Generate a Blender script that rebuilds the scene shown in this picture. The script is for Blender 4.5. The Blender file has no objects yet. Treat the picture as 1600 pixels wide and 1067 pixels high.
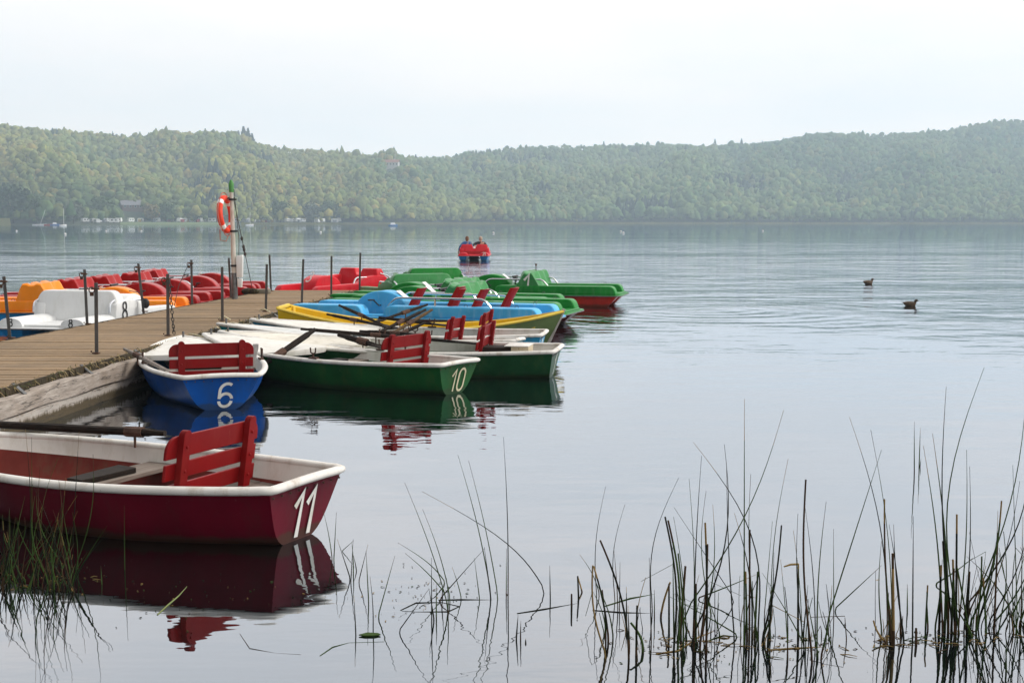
import bpy, bmesh, math, random
import numpy as np
from mathutils import Vector, Matrix, Euler
R = math.radians
rnd = random.Random(7)
scene = bpy.context.scene
COL = scene.collection

# ------------------------------------------------------------------ camera maths
CAM_H = 1.9
FPX = 2000.0
PITCH = math.atan(187.0 / FPX)
CP, SP = math.cos(PITCH), math.sin(PITCH)
def ray(px, py):
    u = (px - 800.0) / FPX
    v = (533.5 - py) / FPX
    return Vector((u, CP + v * SP, -SP + v * CP))
def W(px, py, z=0.0):
    d = ray(px, py)
    t = (z - CAM_H) / d.z
    return Vector((d.x * t, d.y * t, z))
def P(px, py, Y):
    d = ray(px, py)
    t = Y / d.y
    return Vector((d.x * t, Y, CAM_H + d.z * t))

# ------------------------------------------------------------------ mesh builder
class MB:
    def __init__(self):
        self.v = []; self.f = []; self.m = []; self.mi = 0
    def add(self, verts, faces):
        o = len(self.v)
        self.v += [tuple(p) for p in verts]
        self.f += [tuple(i + o for i in f) for f in faces]
        self.m += [self.mi] * len(faces)
        return self
    def box(self, c, s, rot=None):
        hx, hy, hz = s[0] / 2, s[1] / 2, s[2] / 2
        vs = [Vector((x, y, z)) for x in (-hx, hx) for y in (-hy, hy) for z in (-hz, hz)]
        if rot is not None:
            vs = [rot @ p for p in vs]
        vs = [p + Vector(c) for p in vs]
        return self.add(vs, [(0, 1, 3, 2), (4, 6, 7, 5), (0, 4, 5, 1), (2, 3, 7, 6), (0, 2, 6, 4), (1, 5, 7, 3)])
    def beam(self, a, b, w, h, up=(0, 0, 1)):
        a = Vector(a); b = Vector(b)
        x = (b - a); L = x.length; x.normalize()
        u = Vector(up)
        y = u.cross(x)
        if y.length < 1e-5: y = Vector((0, 1, 0)).cross(x)
        y.normalize(); z = x.cross(y)
        M = Matrix((x, y, z)).transposed()
        return self.box((a + b) / 2, (L, w, h), M)
    def tube(self, path, rad, n=8, cap=True, closed=False, flat=1.0):
        path = [Vector(p) for p in path]
        k = len(path)
        if not hasattr(rad, '__len__'): rad = [rad] * k
        t0 = (path[1] - path[0]).normalized()
        ref = Vector((0, 0, 1)) if abs(t0.z) < 0.9 else Vector((1, 0, 0))
        nrm = t0.cross(ref).normalized()
        vs = []
        for i, p in enumerate(path):
            if closed: t = (path[(i + 1) % k] - path[i - 1])
            elif i == 0: t = path[1] - path[0]
            elif i == k - 1: t = path[-1] - path[-2]
            else: t = path[i + 1] - path[i - 1]
            t.normalize()
            nrm = (nrm - t * nrm.dot(t))
            if nrm.length < 1e-6: nrm = t.orthogonal()
            nrm.normalize()
            bn = t.cross(nrm)
            for j in range(n):
                a = 2 * math.pi * j / n
                vs.append(p + nrm * (math.cos(a) * rad[i]) + bn * (math.sin(a) * rad[i] * flat))
        fs = []
        for i in range(k if closed else k - 1):
            i2 = (i + 1) % k
            for j in range(n):
                j2 = (j + 1) % n
                fs.append((i * n + j, i * n + j2, i2 * n + j2, i2 * n + j))
        if cap and not closed:
            fs.append(tuple(range(n - 1, -1, -1)))
            fs.append(tuple((k - 1) * n + j for j in range(n)))
        return self.add(vs, fs)
    def prism(self, poly, fn0, fn1):
        """poly of 2-D points, mapped to two end planes by fn0 and fn1"""
        n = len(poly)
        vs = [fn0(*p) for p in poly] + [fn1(*p) for p in poly]
        fs = [tuple(range(n - 1, -1, -1)), tuple(range(n, 2 * n))]
        fs += [(i, (i + 1) % n, n + (i + 1) % n, n + i) for i in range(n)]
        return self.add(vs, fs)
    def grid(self, rows, close_u=False):
        nu = len(rows); nv = len(rows[0])
        vs = [p for r in rows for p in r]
        fs = []
        for i in range(nu - 1):
            for j in range(nv - (0 if close_u else 1)):
                j2 = (j + 1) % nv
                fs.append((i * nv + j, i * nv + j2, (i + 1) * nv + j2, (i + 1) * nv + j))
        return self.add(vs, fs)
    def ellipsoid(self, c, r, nu=12, nv=8, rot=None):
        c = Vector(c); vs = []; fs = []
        for i in range(1, nv):
            th = math.pi * i / nv
            for j in range(nu):
                ph = 2 * math.pi * j / nu
                p = Vector((r[0] * math.sin(th) * math.cos(ph), r[1] * math.sin(th) * math.sin(ph), r[2] * math.cos(th)))
                if rot is not None: p = rot @ p
                vs.append(c + p)
        top = Vector((0, 0, r[2])); bot = Vector((0, 0, -r[2]))
        if rot is not None: top = rot @ top; bot = rot @ bot
        vs += [c + top, c + bot]
        a, b = len(vs) - 2, len(vs) - 1
        for i in range(nv - 2):
            for j in range(nu):
                j2 = (j + 1) % nu
                fs.append((i * nu + j, (i + 1) * nu + j, (i + 1) * nu + j2, i * nu + j2))
        for j in range(nu):
            j2 = (j + 1) % nu
            fs.append((a, j, j2)); fs.append((b, (nv - 2) * nu + j2, (nv - 2) * nu + j))
        return self.add(vs, fs)
    def build(self, name, mats, parent=None, smooth=35, bevel=0, seg=2, label=None):
        me = bpy.data.meshes.new(name)
        bm = bmesh.new()
        vv = [bm.verts.new(p) for p in self.v]
        bm.verts.ensure_lookup_table()
        for f, mi in zip(self.f, self.m):
            try:
                ff = bm.faces.new([vv[i] for i in f]); ff.material_index = mi
            except ValueError:
                pass
        bmesh.ops.recalc_face_normals(bm, faces=bm.faces)
        if bevel:
            es = [e for e in bm.edges if len(e.link_faces) == 2 and e.calc_face_angle(0) > R(28)]
            bmesh.ops.bevel(bm, geom=es, offset=bevel, segments=seg, affect='EDGES', clamp_overlap=True, profile=0.5)
        bm.to_mesh(me); bm.free()
        if smooth:
            me.polygons.foreach_set('use_smooth', [True] * len(me.polygons))
            me.set_sharp_from_angle(angle=R(smooth))
        o = bpy.data.objects.new(name, me)
        COL.objects.link(o)
        if not isinstance(mats, (list, tuple)): mats = [mats]
        for m in mats: me.materials.append(m)
        if parent is not None: o.parent = parent
        if label: o['label'] = label
        return o

def tag(o, label=None, cat=None, group=None, kind=None):
    if label: o['label'] = label
    if cat: o['category'] = cat
    if group: o['group'] = group
    if kind: o['kind'] = kind
    return o
def thing(name, loc, rz, label, cat, group=None):
    o = bpy.data.objects.new(name, None)
    o.empty_display_size = 0.2
    o.location = loc; o.rotation_euler = (0, 0, rz)
    COL.objects.link(o)
    return tag(o, label, cat, group)
def copy_thing(src, loc, rz, label, group=None, sub=None):
    c = src.copy(); COL.objects.link(c); c.location = loc; c.rotation_euler = (0, 0, rz)
    c['label'] = label
    if group: c['group'] = group
    for ch in list(src.children):
        d = ch.copy(); COL.objects.link(d); d.parent = c
        for g in list(ch.children):
            e = g.copy(); COL.objects.link(e); e.parent = d
    return c
def lerp(a, b, t): return a + (b - a) * t
def interp(xs, ys, x): return float(np.interp(x, xs, ys))
def smooth_interp(xs, ys, x):
    # Catmull-Rom through the table
    if x <= xs[0]: return ys[0]
    if x >= xs[-1]: return ys[-1]
    i = max(k for k in range(len(xs)) if xs[k] <= x)
    def m(k):
        if k == 0: return (ys[1] - ys[0]) / (xs[1] - xs[0])
        if k == len(xs) - 1: return (ys[-1] - ys[-2]) / (xs[-1] - xs[-2])
        return (ys[k + 1] - ys[k - 1]) / (xs[k + 1] - xs[k - 1])
    h = xs[i + 1] - xs[i]; t = (x - xs[i]) / h
    return ((2 * t**3 - 3 * t**2 + 1) * ys[i] + (t**3 - 2 * t**2 + t) * h * m(i)
            + (-2 * t**3 + 3 * t**2) * ys[i + 1] + (t**3 - t**2) * h * m(i + 1))

# ------------------------------------------------------------------ painted numbers
def arc(cx, cy, rx, ry, a0, a1, n=14):
    return [(cx + rx * math.cos(R(a0 + (a1 - a0) * i / n)), cy + ry * math.sin(R(a0 + (a1 - a0) * i / n))) for i in range(n + 1)]
DIG = {
    '0': (0.56, [arc(.28, .74, .22, .26, 0, 180) + arc(.28, .26, .22, .26, 180, 360) + [(.50, .75)]]),
    '1': (0.36, [[(.02, .70), (.26, .99), (.26, 0.0)]]),
    '2': (0.56, [arc(.28, .72, .22, .26, 165, -30) + [(.06, .03), (.54, .03)]]),
    '3': (0.56, [arc(.26, .75, .22, .23, 150, -88) , arc(.26, .25, .24, .24, 84, -150)]),
    '6': (0.62, [arc(.33, .68, .28, .30, 52, 180) + [(.05, .34)],
                 arc(.30, .27, .25, .26, 186, 354), arc(.30, .31, .25, .25, 6, 160)]),
    '8': (0.58, [arc(.28, .75, .19, .22, 95, 440), arc(.28, .27, .24, .25, 95, 440)]),
    '9': (0.56, [arc(.28, .72, .22, .25, 0, 345) , [(.50, .66), (.47, .35), (.36, .02)]]),
    '5': (0.56, [[(.5, .98), (.12, .98), (.08, .58)] + arc(.26, .30, .24, .29, 110, -140)]),
    '4': (0.56, [[(.36, .98), (.04, .34), (.55, .34)], [(.40, .60), (.40, 0.0)]]),
    '7': (0.5, [[(.0, .97), (.46, .97), (.18, 0.0)]]),
}
def number(text, name, origin, right, up, h, mat, parent, stroke=0.12, slant=0.0, gap=0.10, proud=0.004):
    """text centred on origin, lying on the plane (right, up)"""
    mb = MB()
    right = Vector(right).normalized(); up = Vector(up).normalized(); nrm = right.cross(up).normalized()
    width = sum(DIG[c][0] for c in text) + gap * (len(text) - 1)
    x0 = -width / 2
    lift = 0.0
    for c in text:
        w, strokes = DIG[c]
        for pl in strokes:
            pts = [Vector((x0 + x + slant * (y - .5), y - .5, 0)) for x, y in pl]
            L = []; Rr = []
            for i, p in enumerate(pts):
                if i == 0: d = (pts[1] - p).normalized(); n = Vector((-d.y, d.x, 0)); k = 1
                elif i == len(pts) - 1: d = (p - pts[-2]).normalized(); n = Vector((-d.y, d.x, 0)); k = 1
                else:
                    d1 = (p - pts[i - 1]).normalized(); d2 = (pts[i + 1] - p).normalized()
                    n1 = Vector((-d1.y, d1.x, 0)); n2 = Vector((-d2.y, d2.x, 0))
                    n = (n1 + n2)
                    n = n.normalized() if n.length > 1e-4 else n1
                    k = min(1.6, 1 / max(.35, n.dot(n1)))
                L.append(p + n * (stroke / 2 * k)); Rr.append(p - n * (stroke / 2 * k))
            lift += 0.0004
            for i in range(len(pts) - 1):
                q = [L[i], Rr[i], Rr[i + 1], L[i + 1]]
                vs = [Vector(origin) + right * (p.x * h) + up * (p.y * h) + nrm * (proud + lift) for p in q]
                mb.add(vs, [(0, 1, 2, 3)])
        x0 += w + gap
    return mb.build(name, mat, parent, smooth=0)
SKY_BASE = 14.4; SKY_GAIN_HIGH = 8.0; SUN_E = 2.2
WAVE_NEAR = .015; WAVE_FAR = .055; WATER_IOR = 4.6
HAZE_COL = (.70, .865, 1.0, 1); HAZE_D = .00044; EXPOSURE = 0.0
# ------------------------------------------------------------------ materials
def newmat(name):
    m = bpy.data.materials.new(name); m.use_nodes = True
    nt = m.node_tree
    b = nt.nodes['Principled BSDF']
    return m, nt, b
def N(nt, t, **kw):
    n = nt.nodes.new(t)
    for k, v in kw.items(): setattr(n, k, v)
    return n
def lk(nt, a, b): nt.links.new(a, b)
def noise(nt, vec, scale, detail=5, rough=.55, stretch=None):
    if stretch:
        mp = N(nt, 'ShaderNodeMapping'); mp.inputs['Scale'].default_value = stretch
        lk(nt, vec, mp.inputs['Vector']); vec = mp.outputs['Vector']
    n = N(nt, 'ShaderNodeTexNoise')
    n.inputs['Scale'].default_value = scale; n.inputs['Detail'].default_value = detail
    n.inputs['Roughness'].default_value = rough
    lk(nt, vec, n.inputs['Vector'])
    return n.outputs['Fac']
def ramp(nt, fac, stops):
    r = N(nt, 'ShaderNodeValToRGB')
    while len(r.color_ramp.elements) < len(stops): r.color_ramp.elements.new(.5)
    for e, (p, c) in zip(r.color_ramp.elements, stops):
        e.position = p; e.color = (c, c, c, 1) if not hasattr(c, '__len__') else (c[0], c[1], c[2], 1)
    lk(nt, fac, r.inputs['Fac'])
    return r.outputs['Color']
def mixc(nt, fac, a, b, mode='MIX'):
    m = N(nt, 'ShaderNodeMix', data_type='RGBA', blend_type=mode)
    for s, v in ((m.inputs[0], fac), (m.inputs[6], a), (m.inputs[7], b)):
        if hasattr(v, 'is_output') or hasattr(v, 'links'): lk(nt, v, s)
        elif hasattr(v, '__len__'): s.default_value = (v[0], v[1], v[2], 1)
        else: s.default_value = v
    return m.outputs[2]
def math_(nt, op, a, b=0.0, c=0.0):
    m = N(nt, 'ShaderNodeMath', operation=op)
    for s, v in zip(m.inputs, (a, b, c)):
        if hasattr(v, 'links'): lk(nt, v, s)
        else: s.default_value = v
    return m.outputs[0]
def bump(nt, b, h, strength=.3, dist=.01):
    n = N(nt, 'ShaderNodeBump'); n.inputs['Strength'].default_value = strength; n.inputs['Distance'].default_value = dist
    lk(nt, h, n.inputs['Height']); lk(nt, n.outputs['Normal'], b.inputs['Normal'])
def objco(nt): return N(nt, 'ShaderNodeTexCoord').outputs['Object']
def geopos(nt): return N(nt, 'ShaderNodeNewGeometry').outputs['Position']

def paint(name, col, rough=.35, var=.22, dirt=None, dirt_amt=.5, wet=None, bmp=.12, scratch=None, spec=.13):
    """painted or gel-coat surface, blotchy, streaked with dirt and scuffs"""
    m, nt, b = newmat(name)
    co = objco(nt)
    n1 = noise(nt, co, 2.3, 6)
    c = mixc(nt, ramp(nt, n1, [(.3, 0), (.7, 1)]), [x * (1 - var) for x in col], [min(1, x * (1 + var)) for x in col])
    if dirt:
        st = noise(nt, co, 3.0, 8, .65, (3.2, 3.2, .7))
        c = mixc(nt, math_(nt, 'MULTIPLY', ramp(nt, st, [(.5, 0), (.72, 1)]), dirt_amt), c, dirt)
    if scratch:
        sc = noise(nt, co, 26, 4, .7, (1, 1, .5))
        c = mixc(nt, math_(nt, 'MULTIPLY', ramp(nt, sc, [(.66, 0), (.73, 1)]), .6), c, scratch)
    if wet:   # a band of waterline growth
        sp = N(nt, 'ShaderNodeSeparateXYZ'); lk(nt, co, sp.inputs[0])
        e = math_(nt, 'ADD', sp.outputs[2], math_(nt, 'MULTIPLY', noise(nt, co, 7, 5), -.09))
        c = mixc(nt, ramp(nt, e, [(.0, .55), (.02, 0)]), c, wet)
    lk(nt, c, b.inputs['Base Color'])
    rr = noise(nt, co, 9, 5)
    lk(nt, math_(nt, 'MULTIPLY_ADD', rr, .3, rough - .12), b.inputs['Roughness'])
    b.inputs['Specular IOR Level'].default_value = spec
    bump(nt, b, noise(nt, co, 14, 5), bmp, .008)
    return m
def wood(name, c1, c2, scale=1.0, axis='X', rough=.75, grain=(1, 14, 14), bmp=.5, moss=None):
    m, nt, b = newmat(name)
    co = objco(nt)
    st = {'X': (1, 14, 14), 'Y': (14, 1, 14), 'Z': (14, 14, 1)}[axis]
    g = noise(nt, co, 2.2 * scale, 8, .65, st)
    bl = noise(nt, co, 1.6, 5)
    c = mixc(nt, ramp(nt, g, [(.32, 0), (.68, 1)]), c1, c2)
    c = mixc(nt, math_(nt, 'MULTIPLY', ramp(nt, bl, [(.35, 0), (.75, 1)]), .45), c, [x * .55 for x in c1])
    if moss:
        c = mixc(nt, ramp(nt, noise(nt, co, 5, 6), [(.55, 0), (.7, .8)]), c, moss)
    lk(nt, c, b.inputs['Base Color']); b.inputs['Roughness'].default_value = rough
    b.inputs['Specular IOR Level'].default_value = .2
    bump(nt, b, g, bmp, .006)
    return m
def plain(name, col, rough=.5, metal=0, var=.15, scale=8):
    m, nt, b = newmat(name)
    co = objco(nt)
    c = mixc(nt, ramp(nt, noise(nt, co, scale, 5), [(.3, 0), (.7, 1)]), [x * (1 - var) for x in col], [min(1, x * (1 + var)) for x in col])
    lk(nt, c, b.inputs['Base Color']); b.inputs['Roughness'].default_value = rough; b.inputs['Metallic'].default_value = metal
    return m

ALGAE = (.035, .045, .022)
M = {}
M['hull_maroon'] = paint('hull_maroon', (.115, .003, .0135), .32, .25, (.07, .02, .02), .5, ALGAE, scratch=(.17, .05, .06))
M['hull_blue'] = paint('hull_blue', (.005, .075, .33), .32, .3, (.02, .06, .14), .5, ALGAE, scratch=(.05, .2, .42))
M['hull_green'] = paint('hull_green', (.010, .085, .020), .34, .3, (.05, .09, .02), .5, ALGAE, scratch=(.05, .13, .05))
M['hull_dark_green'] = paint('hull_dark_green', (.012, .066, .024), .34, .3, (.05, .09, .03), .5, ALGAE)
M['hull_turquoise'] = paint('hull_turquoise', (.02, .28, .33), .34, .25, (.06, .13, .12), .5, ALGAE)
M['hull_sky'] = paint('hull_sky', (.035, .30, .52), .34, .25, (.1, .2, .25), .4, ALGAE)
M['transom_pale_green'] = paint('transom_pale_green', (.06, .19, .07), .3, .2, (.05, .1, .03), .4, ALGAE)
M['inner_red'] = paint('inner_red', (.16, .03, .022), .6, .4, (.12, .08, .05), .6)
M['inner_blue'] = paint('inner_blue', (.02, .12, .27), .6, .35, (.1, .1, .09), .5)
M['inner_green'] = paint('inner_green', (.04, .12, .05), .6, .35, (.1, .09, .05), .5)
M['inner_teal'] = paint('inner_teal', (.03, .17, .19), .6, .35, (.1, .09, .05), .5)
M['rim_white'] = paint('rim_white', (.72, .70, .65), .4, .1, (.30, .20, .10), .5, scratch=(.33, .20, .10))
M['deck_white'] = paint('deck_white', (.74, .72, .66), .4, .08, (.45, .40, .30), .45, scratch=(.6, .5, .36))
M['deck_grey'] = paint('deck_grey_white', (.63, .64, .62), .4, .1, (.40, .38, .32), .55, scratch=(.5, .45, .36))
M['deck_cream'] = paint('deck_cream_white', (.72, .68, .58), .4, .1, (.40, .34, .24), .55, scratch=(.5, .4, .28))
M['bench_red'] = paint('bench_red', (.21, .005, .006), .42, .2, (.2, .02, .015), .5, scratch=(.25, .05, .03))
M['wood_grey'] = wood('wood_grey', (.16, .125, .10), (.33, .28, .24), 1, 'Y')
M['wood_dark'] = wood('wood_dark', (.008, .0055, .004), (.030, .018, .011), 1.2, 'X')
M['oar_brown'] = wood('oar_brown', (.008, .0055, .004), (.032, .019, .012), 1.2, 'X')
M['oar_grey'] = wood('oar_grey', (.20, .165, .14), (.40, .36, .32), 1.2, 'X')
M['oar_white'] = wood('oar_white', (.40, .39, .37), (.58, .57, .54), 1.2, 'Z')
M['num_white'] = paint('num_white', (.76, .75, .70), .5, .08, (.4, .32, .2), .6, scratch=(.5, .4, .25))
M['num_cream'] = paint('num_cream', (.72, .66, .45), .5, .1, (.3, .3, .15), .6)
M['num_black'] = plain('num_black', (.02, .02, .02), .5)
M['steel'] = plain('galvanised_steel', (.15, .15, .15), .5, .6, .4, 14)
M['post_steel'] = paint('post_steel', (.105, .10, .095), .55, .4, (.10, .05, .03), .8, bmp=.3)
M['rust'] = plain('rusty_iron', (.09, .045, .028), .8, .2, .5, 20)
M['chrome'] = plain('chrome_tube', (.75, .76, .77), .18, 1.0, .05)
M['chain'] = plain('chain_iron', (.07, .065, .06), .6, .6, .3)
M['ped_green'] = paint('pedal_green', (.011, .21, .028), .36, .18, (.10, .25, .10), .35, bmp=.06)
M['ped_green_pale'] = paint('pedal_green_faded', (.05, .25, .075), .36, .18, (.16, .30, .16), .4, bmp=.06)
M['ped_blue'] = paint('pedal_sky_blue', (.08, .42, .73), .42, .16, (.30, .55, .74), .65, bmp=.06)
M['ped_red'] = paint('pedal_red', (.34, .007, .007), .3, .15, (.42, .07, .06), .3, bmp=.06)
M['ped_red_bright'] = paint('pedal_bright_red', (.62, .018, .030), .34, .12, (.6, .08, .07), .3, bmp=.06)
M['ped_orange'] = paint('pedal_orange', (.85, .25, .012), .34, .12, (.85, .35, .12), .3, bmp=.06)
M['ped_white'] = paint('pedal_white', (.76, .77, .76), .34, .05, (.5, .48, .42), .3, bmp=.06)
M['pont_red'] = paint('pontoon_red', (.45, .030, .018), .3, .2, (.2, .03, .02), .5, ALGAE)
M['pont_dark_red'] = paint('pontoon_dark_red', (.11, .012, .012), .3, .2, (.1, .02, .02), .5, ALGAE)
M['pont_blue'] = paint('pontoon_blue', (.018, .24, .56), .3, .2, (.04, .12, .2), .5, ALGAE)
M['black_plastic'] = plain('black_plastic', (.014, .014, .015), .5)
M['sticker'] = plain('white_sticker', (.8, .8, .79), .4, 0, .04)
M['seat_red'] = paint('shell_seat_red', (.34, .010, .007), .34, .2, (.25, .02, .015), .4, bmp=.05)
M['yellow'] = paint('yellow_paint', (.72, .47, .015), .5, .12, (.55, .36, .05), .5, bmp=.15)
M['yellow_pale'] = paint('yellow_trim', (.80, .58, .09), .5, .12, (.6, .42, .1), .5, bmp=.15)
M['olive'] = paint('olive_paint', (.115, .165, .062), .6, .2, (.09, .10, .05), .6, ALGAE, .3)
M['grey_wood_trim'] = wood('grey_trim', (.30, .27, .24), (.55, .52, .48), 1, 'Z')

def deck_mat():
    m, nt, b = newmat('pier_boards')
    co = objco(nt)
    g = noise(nt, co, 3.5, 8, .7, (1.0, 16, 8))
    sp = N(nt, 'ShaderNodeSeparateXYZ'); lk(nt, co, sp.inputs[0])
    idx = math_(nt, 'FLOOR', math_(nt, 'DIVIDE', sp.outputs[1], .088))
    wn = N(nt, 'ShaderNodeTexWhiteNoise', noise_dimensions='1D'); lk(nt, idx, wn.inputs['W'])
    c = mixc(nt, ramp(nt, g, [(.3, 0), (.7, 1)]), (.205, .130, .062), (.42, .282, .148))
    c = mixc(nt, math_(nt, 'MULTIPLY', wn.outputs['Value'], .38), c, (.11, .078, .048))
    c = mixc(nt, math_(nt, 'MULTIPLY', ramp(nt, noise(nt, co, 14, 6, .7), [(.4, 0), (.62, 1)]), .35), c, (.12, .085, .05))
    bl = noise(nt, co, 1.1, 6)
    c = mixc(nt, math_(nt, 'MULTIPLY', ramp(nt, bl, [(.45, 0), (.72, 1)]), .5), c, (.10, .075, .045))
    lk(nt, c, b.inputs['Base Color']); b.inputs['Roughness'].default_value = .85
    bump(nt, b, g, .5, .008)
    return m
M['deck'] = deck_mat()
def beam_mat():
    m, nt, b = newmat('weathered_beam')
    co = objco(nt)
    g = noise(nt, co, 3.2, 9, .72, (7, 1.1, 7))
    c = mixc(nt, ramp(nt, g, [(.3, 0), (.65, 1)]), (.19, .155, .125), (.45, .39, .335))
    bl = noise(nt, co, 2.2, 6, .6)
    c = mixc(nt, math_(nt, 'MULTIPLY', ramp(nt, bl, [(.45, 0), (.7, 1)]), .55), c, (.19, .125, .075))
    sp = N(nt, 'ShaderNodeSeparateXYZ'); lk(nt, co, sp.inputs[0])
    d = noise(nt, co, 5, 6, .7, (6, 6, 1))
    e = math_(nt, 'ADD', sp.outputs[2], math_(nt, 'MULTIPLY', d, -.14))
    c = mixc(nt, ramp(nt, e, [(.0, 0), (.05, .7), (.09, 0)]), c, (.45, .42, .38))
    c = mixc(nt, ramp(nt, e, [(-.02, 1), (.03, 0)]), c, (.07, .05, .022))
    ck = noise(nt, co, 1.5, 3, .5, (9, .5, 9))
    c = mixc(nt, ramp(nt, ck, [(.485, 0), (.5, .85), (.515, 0)]), c, (.03, .024, .018))
    lk(nt, c, b.inputs['Base Color']); b.inputs['Roughness'].default_value = .85
    bump(nt, b, g, .8, .012)
    return m
M['beam'] = beam_mat()
M['pile'] = wood('pile_wood', (.03, .024, .018), (.10, .08, .06), 1, 'Z')
M['fringe'] = wood('edge_matting', (.018, .014, .008), (.07, .05, .025), 2, 'Z', moss=(.05, .05, .015))
def attr_mat(name, rough=.8, attr='col'):
    m, nt, b = newmat(name)
    a = N(nt, 'ShaderNodeAttribute', attribute_name=attr)
    nz = noise(nt, geopos(nt), .42, 4, .6)
    lk(nt, mixc(nt, 1.0, a.outputs['Color'], ramp(nt, nz, [(.32, .62), (.68, 1.36)]), 'MULTIPLY'), b.inputs['Base Color']); b.inputs['Roughness'].default_value = rough
    b.inputs['Specular IOR Level'].default_value = .25
    return m, nt, b, a
# ------------------------------------------------------------------ sky and sun
SUN_EL, SUN_AZ = R(46), R(72)          # azimuth east of straight ahead (+Y)
world = bpy.data.worlds.new('World'); scene.world = world; world.use_nodes = True
nt = world.node_tree
bg = nt.nodes['Background']
sky = N(nt, 'ShaderNodeTexSky', sky_type='NISHITA')
sky.sun_disc = False; sky.sun_elevation = SUN_EL; sky.sun_rotation = SUN_AZ; sky.dust_density = 3.0; sky.altitude = 300
tc = N(nt, 'ShaderNodeTexCoord')
sp = N(nt, 'ShaderNodeSeparateXYZ'); lk(nt, tc.outputs['Generated'], sp.inputs[0])
# cloud deck: brightest high up on the sun's side, dull behind the viewer
hz = N(nt, 'ShaderNodeMapRange'); lk(nt, sp.outputs[2], hz.inputs['Value'])
hz.inputs['From Min'].default_value = 0.10; hz.inputs['From Max'].default_value = .42; hz.inputs['To Min'].default_value = 0; hz.inputs['To Max'].default_value = 1
hz.interpolation_type = 'SMOOTHSTEP'
dotn = N(nt, 'ShaderNodeVectorMath', operation='DOT_PRODUCT'); lk(nt, tc.outputs['Generated'], dotn.inputs[0])
sd = Vector((math.cos(SUN_EL) * math.sin(SUN_AZ), math.cos(SUN_EL) * math.cos(SUN_AZ), math.sin(SUN_EL)))
dotn.inputs[1].default_value = (.80, .60, .15)
sunside = N(nt, 'ShaderNodeMapRange'); lk(nt, dotn.outputs['Value'], sunside.inputs['Value'])
sunside.inputs['From Min'].default_value = -.85; sunside.inputs['From Max'].default_value = .12
sunside.inputs['To Min'].default_value = .07; sunside.inputs['To Max'].default_value = 1.0
sunside.interpolation_type = 'SMOOTHSTEP'
cl = noise(nt, tc.outputs['Generated'], 3.2, 7, .55, (1, 1, 4.0))
clr = ramp(nt, cl, [(.35, (.955, .94, .935)), (.65, (1.10, 1.02, .965))])
zen = N(nt, 'ShaderNodeMapRange', interpolation_type='SMOOTHSTEP'); lk(nt, sp.outputs[2], zen.inputs['Value'])
zen.inputs['From Min'].default_value = .40; zen.inputs['From Max'].default_value = .95; zen.inputs['To Min'].default_value = 1; zen.inputs['To Max'].default_value = .38
lum = math_(nt, 'MULTIPLY_ADD', hz.outputs[0], SKY_GAIN_HIGH, SKY_BASE)
lum = math_(nt, 'MULTIPLY', lum, zen.outputs[0])
low = N(nt, 'ShaderNodeMapRange', interpolation_type='SMOOTHSTEP'); lk(nt, sp.outputs[2], low.inputs['Value'])
low.inputs['From Min'].default_value = .0; low.inputs['From Max'].default_value = .17; low.inputs['To Min'].default_value = 1.20; low.inputs['To Max'].default_value = .93
lum = math_(nt, 'MULTIPLY', lum, low.outputs[0])
lum = math_(nt, 'MULTIPLY', lum, sunside.outputs[0])
vm = N(nt, 'ShaderNodeVectorMath', operation='SCALE'); lk(nt, clr, vm.inputs[0]); lk(nt, lum, vm.inputs['Scale'])
skyc = mixc(nt, .90, sky.outputs[0], vm.outputs[0])
lk(nt, skyc, bg.inputs['Color']); bg.inputs['Strength'].default_value = .1
sun = bpy.data.lights.new('sun', 'SUN'); sun.energy = SUN_E; sun.angle = R(14); sun.color = (1, .96, .90)
so = bpy.data.objects.new('sun', sun); COL.objects.link(so)
so.rotation_euler = (-sd).to_track_quat('-Z', 'Y').to_euler()

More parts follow.
